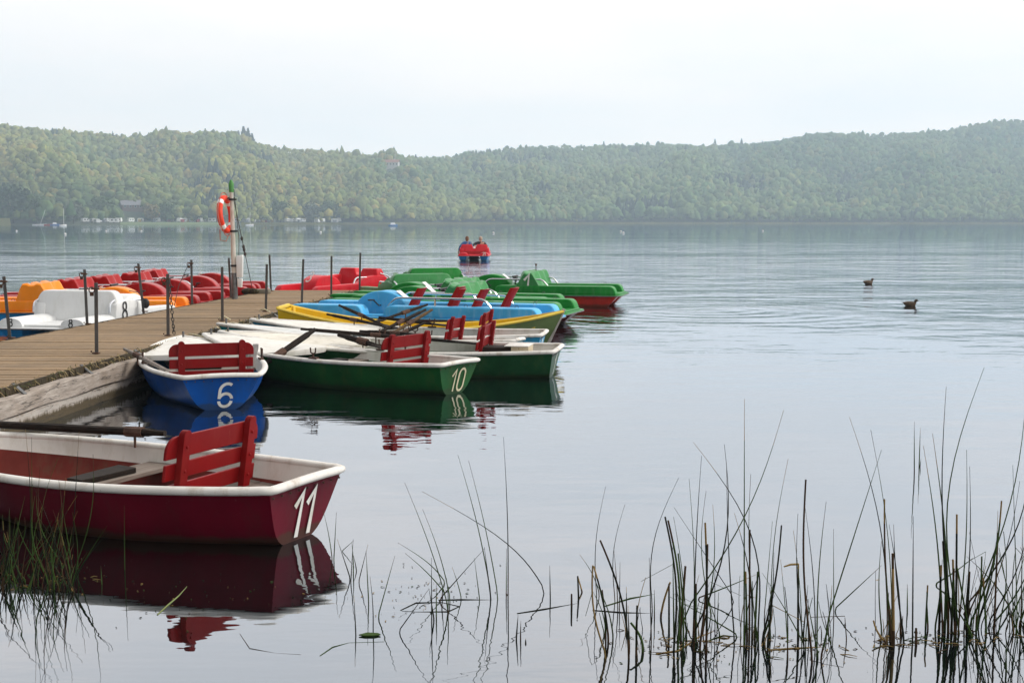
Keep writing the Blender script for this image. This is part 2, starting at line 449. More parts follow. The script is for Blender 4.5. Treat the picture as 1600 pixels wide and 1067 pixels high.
# ------------------------------------------------------------------ water
def water_mat():
    m = bpy.data.materials.new('lake_water'); m.use_nodes = True
    nt = m.node_tree; nt.nodes.clear()
    out = N(nt, 'ShaderNodeOutputMaterial')
    pos = geopos(nt)
    sp = N(nt, 'ShaderNodeSeparateXYZ'); lk(nt, pos, sp.inputs[0])
    # ripples: gentle close to the shore, livelier out on the lake, in wind streaks
    far = N(nt, 'ShaderNodeMapRange'); lk(nt, sp.outputs[1], far.inputs['Value'])
    far.inputs['From Min'].default_value = 6; far.inputs['From Max'].default_value = 55
    far.interpolation_type = 'SMOOTHSTEP'
    streak = ramp(nt, noise(nt, pos, .02, 5, .6, (.10, 1.4, 1)), [(.40, 0), (.60, 1)])
    w_small = noise(nt, pos, 3.2, 3, .5, (.55, 1.25, 1))
    w_mid = noise(nt, pos, .8, 4, .5, (.5, 1.25, 1))
    w_low = noise(nt, pos, .35, 2, .5, (.5, 1.3, 1))
    patch = ramp(nt, noise(nt, pos, .30, 3, .5), [(.42, .35), (.66, 1)])
    amp = math_(nt, 'MULTIPLY_ADD', far.outputs[0], WAVE_FAR, WAVE_NEAR)
    calm = N(nt, 'ShaderNodeMapRange', interpolation_type='SMOOTHSTEP'); lk(nt, sp.outputs[1], calm.inputs['Value'])
    calm.inputs['From Min'].default_value = 85; calm.inputs['From Max'].default_value = 150; calm.inputs['To Min'].default_value = 1; calm.inputs['To Max'].default_value = .22
    amp = math_(nt, 'MULTIPLY', amp, calm.outputs[0])
    sf = math_(nt, 'SUBTRACT', math_(nt, 'MULTIPLY_ADD', streak, 2.0, .08), .8)
    amp2 = math_(nt, 'MULTIPLY', amp, math_(nt, 'MULTIPLY_ADD', sf, far.outputs[0], .8))
    h = math_(nt, 'ADD', math_(nt, 'MULTIPLY', w_small, .35), math_(nt, 'MULTIPLY', w_mid, 1.1))
    h = math_(nt, 'MULTIPLY', h, math_(nt, 'MULTIPLY', amp2, patch))
    h = math_(nt, 'ADD', h, math_(nt, 'MULTIPLY', w_low, .019))
    # rings spreading from the outermost pedal boat
    dv = N(nt, 'ShaderNodeVectorMath', operation='DISTANCE'); lk(nt, pos, dv.inputs[0]); dv.inputs[1].default_value = (4.2, 27.5, 0)
    rg = math_(nt, 'SINE', math_(nt, 'MULTIPLY', dv.outputs['Value'], 9.0))
    fall = N(nt, 'ShaderNodeMapRange'); lk(nt, dv.outputs['Value'], fall.inputs['Value'])
    fall.inputs['From Min'].default_value = 1; fall.inputs['From Max'].default_value = 8; fall.inputs['To Min'].default_value = .0025; fall.inputs['To Max'].default_value = 0
    h = math_(nt, 'ADD', h, math_(nt, 'MULTIPLY', rg, fall.outputs[0]))
    # wake of the boat out on the lake
    b = N(nt, 'ShaderNodeBump'); b.inputs['Strength'].default_value = 1; b.inputs['Distance'].default_value = 1.0
    lk(nt, h, b.inputs['Height'])
    lw = N(nt, 'ShaderNodeLayerWeight'); lw.inputs['Blend'].default_value = .5; lk(nt, b.outputs['Normal'], lw.inputs['Normal'])
    frv = math_(nt, 'MULTIPLY', math_(nt, 'POWER', lw.outputs['Facing'], 2.45), 1.0)
    gl = N(nt, 'ShaderNodeBsdfGlossy'); gl.inputs['Roughness'].default_value = .02; gl.inputs['Color'].default_value = (.885, .935, 1.0, 1); lk(nt, b.outputs['Normal'], gl.inputs['Normal'])
    df = N(nt, 'ShaderNodeBsdfDiffuse'); df.inputs['Color'].default_value = (.003, .005, .005, 1)
    mx = N(nt, 'ShaderNodeMixShader'); lk(nt, frv, mx.inputs[0]); lk(nt, df.outputs[0], mx.inputs[1]); lk(nt, gl.outputs[0], mx.inputs[2])
    lk(nt, mx.outputs[0], out.inputs['Surface'])
    return m
mb = MB()
mb.add([(-2300, -60, 0), (2300, -60, 0), (2300, 2450, 0), (-2300, 2450, 0)], [(0, 1, 2, 3)])
tag(mb.build('lake', water_mat(), smooth=0), kind='structure', label='calm grey lake water')

# ------------------------------------------------------------------ hills
nrg = np.random.RandomState(5)
_g = nrg.rand(64, 64)
def vnoise(x, y):
    x = np.asarray(x, float); y = np.asarray(y, float)
    xi = np.floor(x).astype(int); yi = np.floor(y).astype(int)
    fx = x - xi; fy = y - yi
    fx = fx * fx * (3 - 2 * fx); fy = fy * fy * (3 - 2 * fy)
    g = lambda a, b: _g[a % 64, b % 64]
    return (g(xi, yi) * (1 - fx) + g(xi + 1, yi) * fx) * (1 - fy) + (g(xi, yi + 1) * (1 - fx) + g(xi + 1, yi + 1) * fx) * fy
RX = [-400, 0, 60, 120, 200, 270, 330, 390, 450, 520, 560, 600, 650, 700, 760, 830, 900, 960, 1030, 1100, 1160, 1220, 1280, 1340, 1400, 1460, 1520, 1600, 2000]
RY = [205, 196, 196, 199, 208, 210, 213, 220, 227, 232, 240, 250, 247, 241, 230, 225, 225, 223, 223, 225, 222, 215, 210, 209, 206, 202, 193, 184, 150]
def ridge_y(px): return np.interp(px, RX, RY)
def shore_d(px): return np.interp(px, [-400, 0, 330, 600, 900, 1600, 2000], [640, 690, 740, 930, 1060, 1100, 1100]) + 14 * vnoise(px / 60.0, px * 0 + 3.3) - 7
def ridge_d(px): return np.interp(px, [-400, 0, 400, 560, 700, 1000, 1600, 2000], [1300, 1330, 1420, 1500, 1720, 1760, 1800, 1800])
def terrain_h(px, r):
    """height of the ground at image-column px (an azimuth) and distance r"""
    Ds = shore_d(px); Dr = ridge_d(px)
    t = (r - Ds) / (Dr - Ds)
    Hr = (346.5 - ridge_y(px)) / 2000 * Dr * np.sqrt(1 + ((px - 800) / 2000) ** 2) * 0 + (346.5 - ridge_y(px)) / 2000 * Dr + 1.9 - 11
    tt = np.clip(t, 0, 1)
    flat = np.interp(px, [-50, 120, 210, 340, 480, 560], [.02, .10, .12, .12, .10, .03])
    s = np.clip((tt - flat) / (1 - flat), 0, 1)
    prof = s ** .92
    g = vnoise(px / 90.0 + 11, r / 260.0) - .5 + .5 * (vnoise(px / 38.0 + 3, r / 120.0) - .5)
    h = Hr * prof + g * 34 * np.sin(np.pi * s) ** 1.0
    h = h + .9 * np.clip(t * 40, -2, 1.5)
    back = np.clip(t - 1, 0, 1)
    h = np.where(t > 1, Hr - 60 * back, h)
    return h
def polar(px, r):
    """r is the distance measured along +Y"""
    return (px - 800) / 2000 * r, r
NP, NR = 220, 70
pxs = np.linspace(-380, 1980, NP)
V = []; 
for a in range(NR):
    u = a / (NR - 1)
    Ds = shore_d(pxs); Dr = ridge_d(pxs)
    r = Ds - 12 + (Dr * 1.25 - Ds + 12) * u
    x, y = polar(pxs, r)
    h = terrain_h(pxs, r)
    V.append(np.stack([x, y, h], 1))
V = np.array(V)
mb = MB(); mb.grid([[tuple(p) for p in row] for row in V])
def ground_mat():
    m, nt, b = newmat('hill_ground')
    co = geopos(nt)
    c = mixc(nt, ramp(nt, noise(nt, co, .03, 6), [(.35, 0), (.65, 1)]), (.030, .045, .015), (.045, .06, .02))
    lk(nt, c, b.inputs['Base Color']); b.inputs['Roughness'].default_value = .95
    return m
tag(mb.build('hills', ground_mat(), smooth=60), kind='structure', label='wooded hills around the far shore')

# --- the wood: thousands of lumpy crowns, one mass
def crown_templates(n, kind='round'):
    out = []
    bm = bmesh.new(); bmesh.ops.create_icosphere(bm, subdivisions=1 if kind == 'fine' else 2, radius=1.0)
    V0 = np.array([v.co[:] for v in bm.verts]); F0 = np.array([[v.index for v in f.verts] for f in bm.faces]); bm.free()
    keep = V0[F0].mean(1)[:, 2] > -.35
    F0 = F0[keep]
    used = np.unique(F0); mp = -np.ones(len(V0), int); mp[used] = np.arange(len(used))
    V0 = V0[used]; F0 = mp[F0]
    for k in range(n):
        rs = np.random.RandomState(100 + k)
        v = V0.copy()
        rad = 1 + rs.uniform(-.25, .25, len(v))
        for q in range(7):
            d = rs.normal(size=3); d /= np.linalg.norm(d)
            rad += .22 * np.exp(-((1 - v @ d) / .14)) - .03
        v = v * rad[:, None]
        out.append((v, F0))
    return out
TPL = crown_templates(8) + crown_templates(14, 'fine')
_r = np.linspace(1100, 1520, 211); _h = terrain_h(np.full(211, 613.0), _r)
VILLA_R = float(_r[np.argmin(np.abs(346.5 - 2000 * (_h + 1.5 - 1.9) / _r - 261.5))])
def scatter():
    rs = np.random.RandomState(11)
    X = []; 
    r = 655.0
    while r < 1900:
        sp_ = 4.7 * (r / 1100.0) ** .5
        p = np.arange(-90, 1690, sp_ / r * 2000)
        p = p + rs.uniform(-.45, .45, len(p)) * sp_ / r * 2000
        rr = r + rs.uniform(-.45, .45, len(p)) * sp_
        X.append(np.stack([p, rr], 1)); r += sp_
    X = np.concatenate(X)
    px, rr = X[:, 0], X[:, 1]
    t = (rr - shore_d(px)) / (ridge_d(px) - shore_d(px))
    ok = (t > .012) & (t < 1.035)
    ok &= ~((px > 195) & (px < 350) & (rr < shore_d(px) + 62))
    ok &= ~((px > 120) & (px < 540) & (rr < shore_d(px) + 40) & (rs.rand(len(px)) < .78))
    ok &= ~((px > 185) & (px < 228) & (rr > shore_d(px)+60) & (rr < shore_d(px) + 108))
    ok &= ~((px > 601) & (px < 626) & (rr > VILLA_R - 75) & (rr < VILLA_R + 12))
    X = X[ok]; px, rr = X[:, 0], X[:, 1]
    x, y = polar(px, rr); h = terrain_h(px, rr)
    n = len(px)
    size = 2.45 * (1 + .42 * rs.normal(size=n).clip(-1.3, 1.6)) * (rr / 1100.0) ** .35
    size *= .8 + .5 * vnoise(px / 55.0, rr / 70.0)
    size *= np.interp((rr - shore_d(px)) / (ridge_d(px) - shore_d(px)), [0, .03, .1, .85, .97], [1.3, 1.3, 1, 1, .66])
    conif = (vnoise(px / 47.0 + 20, rr / 85.0 + 7) > .84) & (rs.rand(n) < .7)
    hue = .55 * vnoise(px / 120.0 + 5, rr / 200.0) + .45 * rs.rand(n)
    warm = np.clip(np.interp(px, [0, 500, 800, 1100, 1600], [.88, .88, .55, .30, .42]) + .35 * (vnoise(px / 200.0 + 9, rr / 180.0) - .5) * 2, 0, 1)
    t = (rr - shore_d(px)) / (ridge_d(px) - shore_d(px))
    lowdark = np.where(px < 480, np.clip((.42 - t) / .3, 0, 1) * np.interp(px, [0, 250, 480], [1, .8, .0]), 0)   # crowns coloured darker and bluer low on the left hill
    warm = warm * (1 - .75 * lowdark)
    cg = np.array([.030, .085, .024]); co_ = np.array([.190, .185, .036]); cy = np.array([.25, .18, .04])
    k1 = np.clip(hue * .9 + warm * .55 - .25, 0, 1)[:, None]
    c = cg * (1 - k1) + co_ * k1
    k2 = (np.clip(rs.rand(n) - .86 + .08 * warm, 0, .2) * 4)[:, None]
    c = c * (1 - k2) + cy * k2
    c *= 1.33 * rs.uniform(.72, 1.28, n)[:, None]
    c *= (1 - .38 * lowdark)[:, None] * (1 + lowdark[:, None] * np.array([-.10, .0, .25]))
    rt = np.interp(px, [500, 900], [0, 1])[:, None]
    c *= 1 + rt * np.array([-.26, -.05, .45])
    c[conif] = np.array([.022, .040, .022]) * rs.uniform(.8, 1.2, conif.sum())[:, None]
    rsz = rs.uniform(.75, 1.5, n)
    VV = []; FF = []; CC = []; off = 0
    tid = rs.randint(0, len(TPL), n); ang = rs.uniform(0, 6.28, n)
    for k, (v, f) in enumerate(TPL):
        idx = np.where(tid == k)[0]
        if not len(idx): continue
        ca, sa = np.cos(ang[idx]), np.sin(ang[idx]); s = size[idx]
        sx = np.where(conif[idx], .62, 1.0) * s; sz = np.where(conif[idx], 1.5, rsz[idx]) * s
        vx = v[None, :, 0] * ca[:, None] - v[None, :, 1] * sa[:, None]
        vy = v[None, :, 0] * sa[:, None] + v[None, :, 1] * ca[:, None]
        vz = np.repeat(v[None, :, 2], len(idx), 0)
        taper = np.where(conif[idx][:, None], 1 - .5 * np.clip(vz, -.3, 1), 1)
        pos = np.stack([vx * sx[:, None] * taper + x[idx, None], vy * sx[:, None] * taper + y[idx, None], vz * sz[:, None] + (h[idx] + s * 1.6)[:, None]], -1)
        nf = f[None] + (np.arange(len(idx)) * len(v))[:, None, None] + off
        VV.append(pos.reshape(-1, 3)); FF.append(nf.reshape(-1, 3))
        CC.append(np.repeat(c[idx], len(v), 0) * rs.uniform(.82, 1.18, len(idx) * len(v))[:, None])
        off += len(idx) * len(v)
    VV = np.concatenate(VV).astype(np.float32); FF = np.concatenate(FF).astype(np.int32); CC = np.concatenate(CC).astype(np.float32)
    me = bpy.data.meshes.new('forest')
    me.vertices.add(len(VV)); me.vertices.foreach_set('co', VV.ravel())
    me.loops.add(FF.size); me.loops.foreach_set('vertex_index', FF.ravel())
    me.polygons.add(len(FF)); me.polygons.foreach_set('loop_start', np.arange(0, FF.size, 3, dtype=np.int32))
    me.update()
    at = me.attributes.new('col', 'FLOAT_COLOR', 'POINT')
    at.data.foreach_set('color', np.concatenate([CC, np.ones((len(CC), 1), np.float32)], 1).ravel())
    o = bpy.data.objects.new('forest', me); COL.objects.link(o)
    m, nt, b, a = attr_mat('forest_leaves', .9)
    me.materials.append(m)
    tag(o, 'hazy mixed wood covering the hills around the lake', 'forest', kind='stuff')
    print('forest crowns', n, 'faces', len(FF))
scatter()

# ------------------------------------------------------------------ far shore: things one can tell apart
def ground_at(px, r):
    x, y = polar(px, r)
    return Vector((x, y, float(terrain_h(np.array([float(px)]), np.array([float(r)]))[0])))
TREE_M = {}
def tree_mat(key, col):
    if key not in TREE_M:
        TREE_M[key] = plain('leaves_' + key, col, .9, 0, .45, .5)
    return TREE_M[key]
BARK = plain('bark', (.06, .045, .03), .9)
def leaf_crown(mb, rs, c, rx, rz, n, leaf, conif=False):
    for _ in range(n):
        if conif:
            t = rs.random() ** 1.3; z = t * rz; rad = rx * (1 - t) * (.55 + .45 * rs.random()) + .1
            a = rs.uniform(0, 6.28)
            p = Vector((c[0] + rad * math.cos(a), c[1] + rad * math.sin(a), c[2] + z))
        else:
            while True:
                q = Vector((rs.uniform(-1, 1), rs.uniform(-1, 1), rs.uniform(-1, 1)))
                if .3 < q.length < 1: break
            q = q.normalized() * q.length ** .5
            lump = 1 + .25 * math.sin(q.x * 5 + c[0]) * math.cos(q.y * 4 + q.z * 5)
            p = Vector((c[0] + q.x * rx * lump, c[1] + q.y * rx * lump, c[2] + q.z * rz * lump))
        u = Vector((rs.gauss(0, 1), rs.gauss(0, 1), rs.gauss(0, 1))).normalized(); w = u.orthogonal().normalized()
        s = leaf * rs.uniform(.6, 1.4)
        v = u.cross(w)
        mb.add([p + w * s, p + v * s, p - w * s, p - v * s], [(0, 1, 2, 3)])
def far_tree(px, r, hgt, label, key, col, conif=False, group=None, wid=.42):
    g = ground_at(px, r); rs = random.Random(int(px * 7 + r))
    root = thing('conifer' if conif else 'broadleaf_tree', g, 0, label, 'tree', group)
    mb = MB()
    if conif: leaf_crown(mb, rs, (0, 0, hgt * .15), hgt * .30, hgt * .85, 420, hgt * .045, True)
    else: leaf_crown(mb, rs, (0, 0, hgt * .60), hgt * wid, hgt * .40, 620, hgt * .055)
    mb.build('crown', tree_mat(key, col), root, smooth=0)
    MB().tube([(0, 0, -1), (.1, 0, hgt * .3), (0, .1, hgt * .7)], [hgt * .028, hgt * .02, hgt * .008], 7).build('trunk', BARK, root)
for i, (px, hh) in enumerate([(377, 15), (385, 20), (392, 19), (398, 14)]):
    far_tree(px, float(ridge_d(px)) - 4, hh + 3, 'dark conifers standing up from the left ridge line', 'conifer', (.02, .035, .022), True, 'conifers on the left ridge')
for px, hh, lb in [(601, 22, 'dark conifer above the hilltop villa, left'), (612, 17, 'lower dark conifer above the hilltop villa, middle'), (651, 15, 'lone conifer on the saddle right of the hilltop villa'),
                   (942, 13, 'dark tree before the gap in the middle ridge'), (1114, 16, 'pointed conifer on the ridge in the middle of the right hill'), (1155, 15, 'twin-topped conifer on the right hill ridge')]:
    far_tree(px, float(ridge_d(px)) - 6, hh - 2, lb, 'conifer', (.02, .035, .022), True)
for px, dr, hh, lb, cc in [(24, 16, 21, 'large dark tree by the shore at the left edge', 0), (60, 16, 15, 'green tree on the left shore, behind the sailing dinghy', 1), (118, 14, 12, 'grey green willow by the moored mast', 2), (160, 50, 15, 'round green tree behind the first row of caravans', 1),
                           (240, 62, 11, 'tree with yellowing crown at the back of the meadow', 3), (262, 66, 12, 'green tree behind the meadow left of the caravans', 1), (440, 34, 14, 'green tree among the middle caravans', 1),
                           (488, 26, 13, 'spreading grey green tree at the right end of the camp', 2), (517, 34, 15, 'green tree past the right end of the camp', 1), (556, 20, 17, 'tree on the shore beyond the camp with orange tint', 3)]:
    far_tree(px, float(shore_d(np.array([float(px)]))[0]) + dr, hh, lb, ['dark', 'green', 'willow', 'autumn'][cc], [(.045, .075, .03), (.07, .115, .03), (.10, .12, .07), (.20, .15, .04)][cc], wid=.46)

# meadow strip and shore reeds
def strip(name, p0, p1, d0, d1, z, mat, kind='structure', label=None):
    rows = []
    for px in np.linspace(p0, p1, 60):
        s = float(shore_d(np.array([px]))[0])
        row = []
        for k in range(5):
            r = s + lerp(d0, d1, k / 4); x, y = polar(px, r)
            row.append((x, y, float(terrain_h(np.array([px]), np.array([r]))[0]) + z))
        rows.append(row)
    tag(MB().grid(rows).build(name, mat, smooth=60), kind=kind, label=label)
strip('meadow', 190, 360, -3, 70, .25, plain('meadow_grass', (.10, .15, .05), .95, 0, .3, .1), label='green bathing meadow on the far shore')
# belt of pale reeds along the water
mb = MB(); rs = random.Random(3)
for k in range(9000):
    px = rs.choice([rs.uniform(380, 1600), rs.uniform(560, 1080), rs.uniform(-20, 18)])
    s = float(shore_d(np.array([px]))[0]) - 9 + rs.uniform(0, 8); x, y = polar(px, s)
    hh = rs.uniform(.7, 1.6) * (2.4 if px < 20 else 1); w = rs.uniform(.3, .8); lx = rs.uniform(-.3, .3)
    mb.add([(x - w, y, -.1), (x + w, y + .4, -.1), (x + lx + w * .5, y, hh), (x + lx - w * .5, y, hh)], [(0, 1, 2, 3)])
tag(mb.build('shore_reeds', plain('reed_belt', (.20, .20, .075), .9, 0, .35, .05), smooth=0), 'pale belt of reeds along the far shore', 'reeds', kind='stuff')

# --- buildings
WALLW = plain('white_render', (.62, .60, .56), .8); ROOFR = plain('red_tiles', (.30, .13, .09), .8, 0, .3, 2); ROOFG = plain('grey_slate', (.20, .195, .215), .8, 0, .3, 2); GLASS = plain('dark_window', (.03, .035, .04), .2); WALLB = plain('brown_boards', (.20, .12, .09), .8)
def house(px, r, w, d, h, roofh, label, wall, roof, yaw=0, lift=0, chim=True, name='house'):
    g = ground_at(px, r); g.z += lift
    root = thing(name, g, yaw, label, 'house')
    MB().box((0, 0, h / 2 - 2), (w, d, h + 4)).build('wall', wall, root, smooth=0)
    mb = MB(); e = .8
    mb.prism([(-d / 2 - e, h - .1), (0, h + roofh), (d / 2 + e, h - .1), (0, h + roofh - .35)], lambda a, b: (-w / 2 - e, a, b), lambda a, b: (w / 2 + e, a, b))
    rf = mb.build('roof', roof, root, smooth=0)
    MB().prism([(-d / 2, h), (0, h + roofh - .5), (d / 2, h)], lambda a, b: (-w / 2 + .1, a, b), lambda a, b: (w / 2 - .1, a, b)).build('gable', wall, root, smooth=0)
    if chim: MB().box((w * .2, .8, h + roofh * .8), (1, 1, 2.4)).build('chimney', wall, rf, smooth=0)
    n = max(2, int(w / 3))
    for k in range(n):
        x = -w / 2 + w * (k + .5) / n
        fr = MB().box((x, -d / 2 - .03, h * .55), (1.3, .1, 1.5)).build('window', WALLW, root, smooth=0)
        MB().box((x, -d / 2 - .09, h * .55), (1.0, .06, 1.2)).build('pane', GLASS, fr, smooth=0)
    return root
hv = house(613, VILLA_R, 15, 8, 4, 2.8, 'white villa with red tiled roof high on the wooded hill', WALLW, ROOFR, R(-6), lift=1.5, name='villa')
pl = thing('mast', ground_at(619, VILLA_R + 3), 0, 'thin white mast beside the hilltop villa', 'mast')
pl.location.z += 2
MB().tube([(0, 0, -6), (0, 0, 17)], .25, 6).build('pole', WALLW, pl); MB().box((0, 0, 15), (1.6, .3, .3)).build('crossarm', WALLW, pl)
house(209, 832, 13, 9, 2.0, 3.2, 'dark roofed lodge above the caravans on the far shore', WALLB, ROOFG, R(25), lift=1.2, name='lodge')
# caravans
CARW = plain('caravan_white', (.84, .84, .83), .5, 0, .04); AWN = [plain('awning_' + n, c, .8) for n, c in (('red', (.35, .05, .05)), ('grey', (.25, .27, .3)), ('yellow', (.55, .42, .15)))]
def caravan(px, dr, L, hgt, yaw, label, aw):
    r = float(shore_d(np.array([float(px)]))[0]) + dr
    root = thing('caravan', ground_at(px, r), yaw, label, 'caravan', 'caravans on the far shore camp site')
    prof = round_poly0([(-L / 2, .5), (L / 2, .5), (L / 2 + .15, 1.4), (L / 2 - .15, hgt), (-L / 2 + .15, hgt), (-L / 2 - .15, 1.4)])
    bd = MB().prism(prof, lambda x, z: (x, -1.1, z), lambda x, z: (x, 1.1, z)).build('body', CARW, root, smooth=40)
    MB().box((-.2 * L, -1.12, 1.75), (L * .26, .05, .6)).build('window', GLASS, root, smooth=0)
    MB().box((.22 * L, -1.12, 1.75), (L * .2, .05, .6)).build('window', GLASS, root, smooth=0)
    for s in (-1, 1): MB().tube([(0, s * 1.14, .35), (0, s * .9, .35)], .35, 10).build('wheel', M['black_plastic'], root)
    MB().beam((L / 2, 0, .5), (L / 2 + 1.1, 0, .45), .15, .12).build('drawbar', M['steel'], root)
    if aw is not None:
        MB().prism([(-L * .3, 0), (-L * .3, 2.0), (L * .2, 2.0), (L * .2, 0)], lambda x, z: (x, -1.2, z + .15), lambda x, z: (x, -2.9, z * .86 + .1)).build('awning', AWN[aw], root, smooth=0)
def round_poly0(p): return p
rs = random.Random(21)
spots = [(136, 26), (147, 30), (154, 24), (161, 30), (167, 25), (174, 29), (181, 25), (188, 30), (207, 64), (222, 62), (246, 70), (268, 72), (283, 70), (290, 74), (299, 69), (307, 75), (316, 70), (325, 74), (333, 68), (340, 73),
         (371, 46), (380, 50), (387, 44), (396, 48), (409, 46), (418, 50), (427, 45), (450, 34), (459, 38), (466, 33), (474, 38), (497, 26), (504, 30), (524, 24), (531, 28)]
PLACE = {0: 'leftmost white caravan of the far camp site', 8: 'white caravan just below the lodge', 9: 'white caravan right of the lodge foot', 10: 'lone white caravan above the left part of the meadow', 11: 'lone white caravan above the middle of the meadow', 34: 'rightmost white caravan of the far camp site'}
for i, (px, dr) in enumerate(spots):
    aw = rs.choice([None, None, 0, 1, 2])
    ORD = ['first', 'second', 'third', 'fourth', 'fifth', 'sixth', 'seventh', 'eighth', 'ninth']
    if i < 8: lb = ORD[i] + ' white caravan from the left in the row before the lodge'
    elif i < 20: lb = ORD[19 - i if i > 11 else 0] + ' white caravan leftward from the lifebuoy pole above the meadow'
    elif i < 27: lb = ORD[i - 20] + ' white caravan rightward from the lifebuoy pole on the far shore'
    else: lb = ORD[34 - i] + ' white caravan from the right end of the far camp site, among trees'
    caravan(px, dr + rs.uniform(-9, 9), rs.uniform(3.2, 5.2), rs.uniform(2.4, 3.0), rs.uniform(-1.3, 1.3), PLACE.get(i, lb), aw)
# small craft and buoys far out
def dinghy(px, r, L, label, hullm, mast=None, cabin=None, yaw=.3, name='sailing_dinghy', boom=None):
    x, y = polar(px, r)
    root = thing(name, (x, y, 0), yaw, label, 'boat')
    rows = []
    for k in range(13):
        t = k / 12; b = .8 * math.sin(math.pi * (.22 + .78 * t) ) ** .7 if t < 1 else .02
        b = max(.02, b); zt = .55 + .2 * t * t
        rows.append([Vector((L * (t - .5), b, zt)), Vector((L * (t - .5), b * .8, .1)), Vector((L * (t - .5), 0, -.12)), Vector((L * (t - .5), -b * .8, .1)), Vector((L * (t - .5), -b, zt))])
    mb = MB().grid(rows); mb.add([r_[0] for r_ in rows] + [r_[-1] for r_ in reversed(rows)], [tuple(range(26))]); mb.add(rows[0], [(0, 1, 2, 3, 4)])
    mb.build('hull', hullm, root, smooth=50)
    if mast: MB().tube([(.3, 0, .3), (.3 + (mast * .35 if boom else 0), 0, mast)], .07, 6).build('mast', CARW, root)
    if cabin is not None: MB().prism([(-1.2, .5), (1.0, .6), (.5, 1.5), (-1.0, 1.5)], lambda a, b: (a, -.6, b), lambda a, b: (a, .6, b)).build('cabin', cabin, root)
dinghy(65, 678, 7.5, 'white dinghy with leaning mast on the left shore', CARW, 8, None, .1, boom=True)
dinghy(78, 674, 4, 'small red boat drawn up beside the white dinghy', plain('boat_red', (.4, .06, .05), .5), None, None, .2, 'rowing_dinghy')
dinghy(89, 672, 5, 'small blue and white cabin boat near the left shore', plain('boat_blue', (.05, .15, .4), .5), None, CARW, .4, 'cabin_boat')
dinghy(102, 560, 4, 'moored dinghy with a tall thin mast at the left', CARW, 7.5, None, 1.2)
dinghy(392, 640, 4.5, 'moored dinghy with white mast right of the lifebuoy pole', CARW, 6.5, None, .8)
dinghy(615, 560, 4.2, 'tiny blue and white motorboat far out in the middle of the lake', plain('boat_blue2', (.06, .22, .5), .5), None, CARW, .5, 'motorboat')
for i, (px, py, lb) in enumerate([(26, 361, 'white buoy at the far left edge of the lake'), (102, 366, 'white buoy below the moored mast'), (166, 361, 'white buoy straight below the row of caravans'), (221, 361, 'white buoy below the meadow'), (501, 363, 'white buoy between pier posts and the tiny motorboat'),
                                  (771, 364, 'white buoy right above the two pedalling people'), (970, 362, 'left one of two close white buoys'), (974, 364, 'right one of two close white buoys'), (1192, 361, 'white buoy off the right hill')]):
    p = W(px, py, .1)
    b_ = thing('buoy', (p.x, p.y, 0), 0, lb, 'buoy', 'buoys dotted over the lake')
    MB().ellipsoid((0, 0, .12), (.18, .18, .17), 10, 7).build('float', M['sticker'], b_)
    MB().tube([(0, 0, .3), (0, 0, .48)], .05, 6).build('stem', M['steel'], b_)
# thin overhead line at the left, carried by two poles outside the view
pa, pb = P(-420, 250, 330), P(700, 268, 900)
cab = []
for k in range(31):
    t = k / 30; q = pa.lerp(pb, t); q.z -= 9 * 4 * t * (1 - t); cab.append(q)
# ------------------------------------------------------------------ rowing boats
BT = [0, .12, .28, .43, .58, .72, .84, .93, 1.0]
BB = [.385, .50, .61, .655, .635, .54, .375, .195, .012]
BSC = 1.0
def half_beam(t): return BSC * smooth_interp(BT, BB, t)
SECM = [(0, 0), (.28, .0), (.49, .03), (.635, .09), (.745, .18), (.825, .29), (.885, .42), (.932, .57), (.967, .73), (.988, .87), (1, 1)]
def z_gun(t, bow): return .345 - .035 * math.sin(math.pi * min(1, t * 1.1)) + (bow - .345) * t ** 2.6
def z_keel(t): return -.018 - .065 * math.sin(math.pi * min(1, t / .8) ) * (1 if t < .8 else 0) + .20 * max(0, (t - .72) / .28) ** 2
SEC = [(0, 0), (.17, .0), (.31, .02), (.43, .065), (.54, .14), (.635, .24), (.72, .38), (.80, .54), (.88, .72), (.945, .87), (1, 1)]
def section(t, bow, inset=0.0, floor=None):
    b = half_beam(t) - inset; zg = z_gun(t, bow); zk = z_keel(t)
    w = max(0, (t - .45) / .55) ** 1.5
    out = []
    m_ = min(1, t / .32); m_ = m_ * m_ * (3 - 2 * m_)
    for i, ((y, z), (ym, zm)) in enumerate(zip(SEC, SECM)):
        y = lerp(y, ym, m_); z = lerp(z, zm, m_)
        s = i / (len(SEC) - 1)
        yy = lerp(y, s ** .9, w); zz = lerp(z, s, w)
        Z = zk + (zg - zk) * zz
        if floor is not None: Z = max(Z, min(floor + 0.02 * y, zg))
        out.append((max(.004, b) * yy, Z))
    return out
def transom_dx(z): return .075 * (1 - z / .345)         # the transom rakes: its foot stands further forward
def hull_rows(L, bow, inset=0.0, floor=None, t0=0.0, n=26):
    rows = []
    for i in range(n + 1):
        t = t0 + (1 - t0) * i / n
        sec = section(t, bow, inset, floor)
        rk = max(0, 1 - t / .15)
        rake_b = .22 * max(0, (t - .7) / .3) ** 2
        row = []
        for y, z in reversed(sec):
            x = L * t + transom_dx(z) * rk - rake_b * (1 - (z - z_keel(t)) / max(.05, z_gun(t, bow) - z_keel(t)))
            row.append(Vector((x, y, z)))
        row += [Vector((p.x, -p.y, p.z)) for p in reversed(row[:-1])]
        rows.append(row)
    return rows

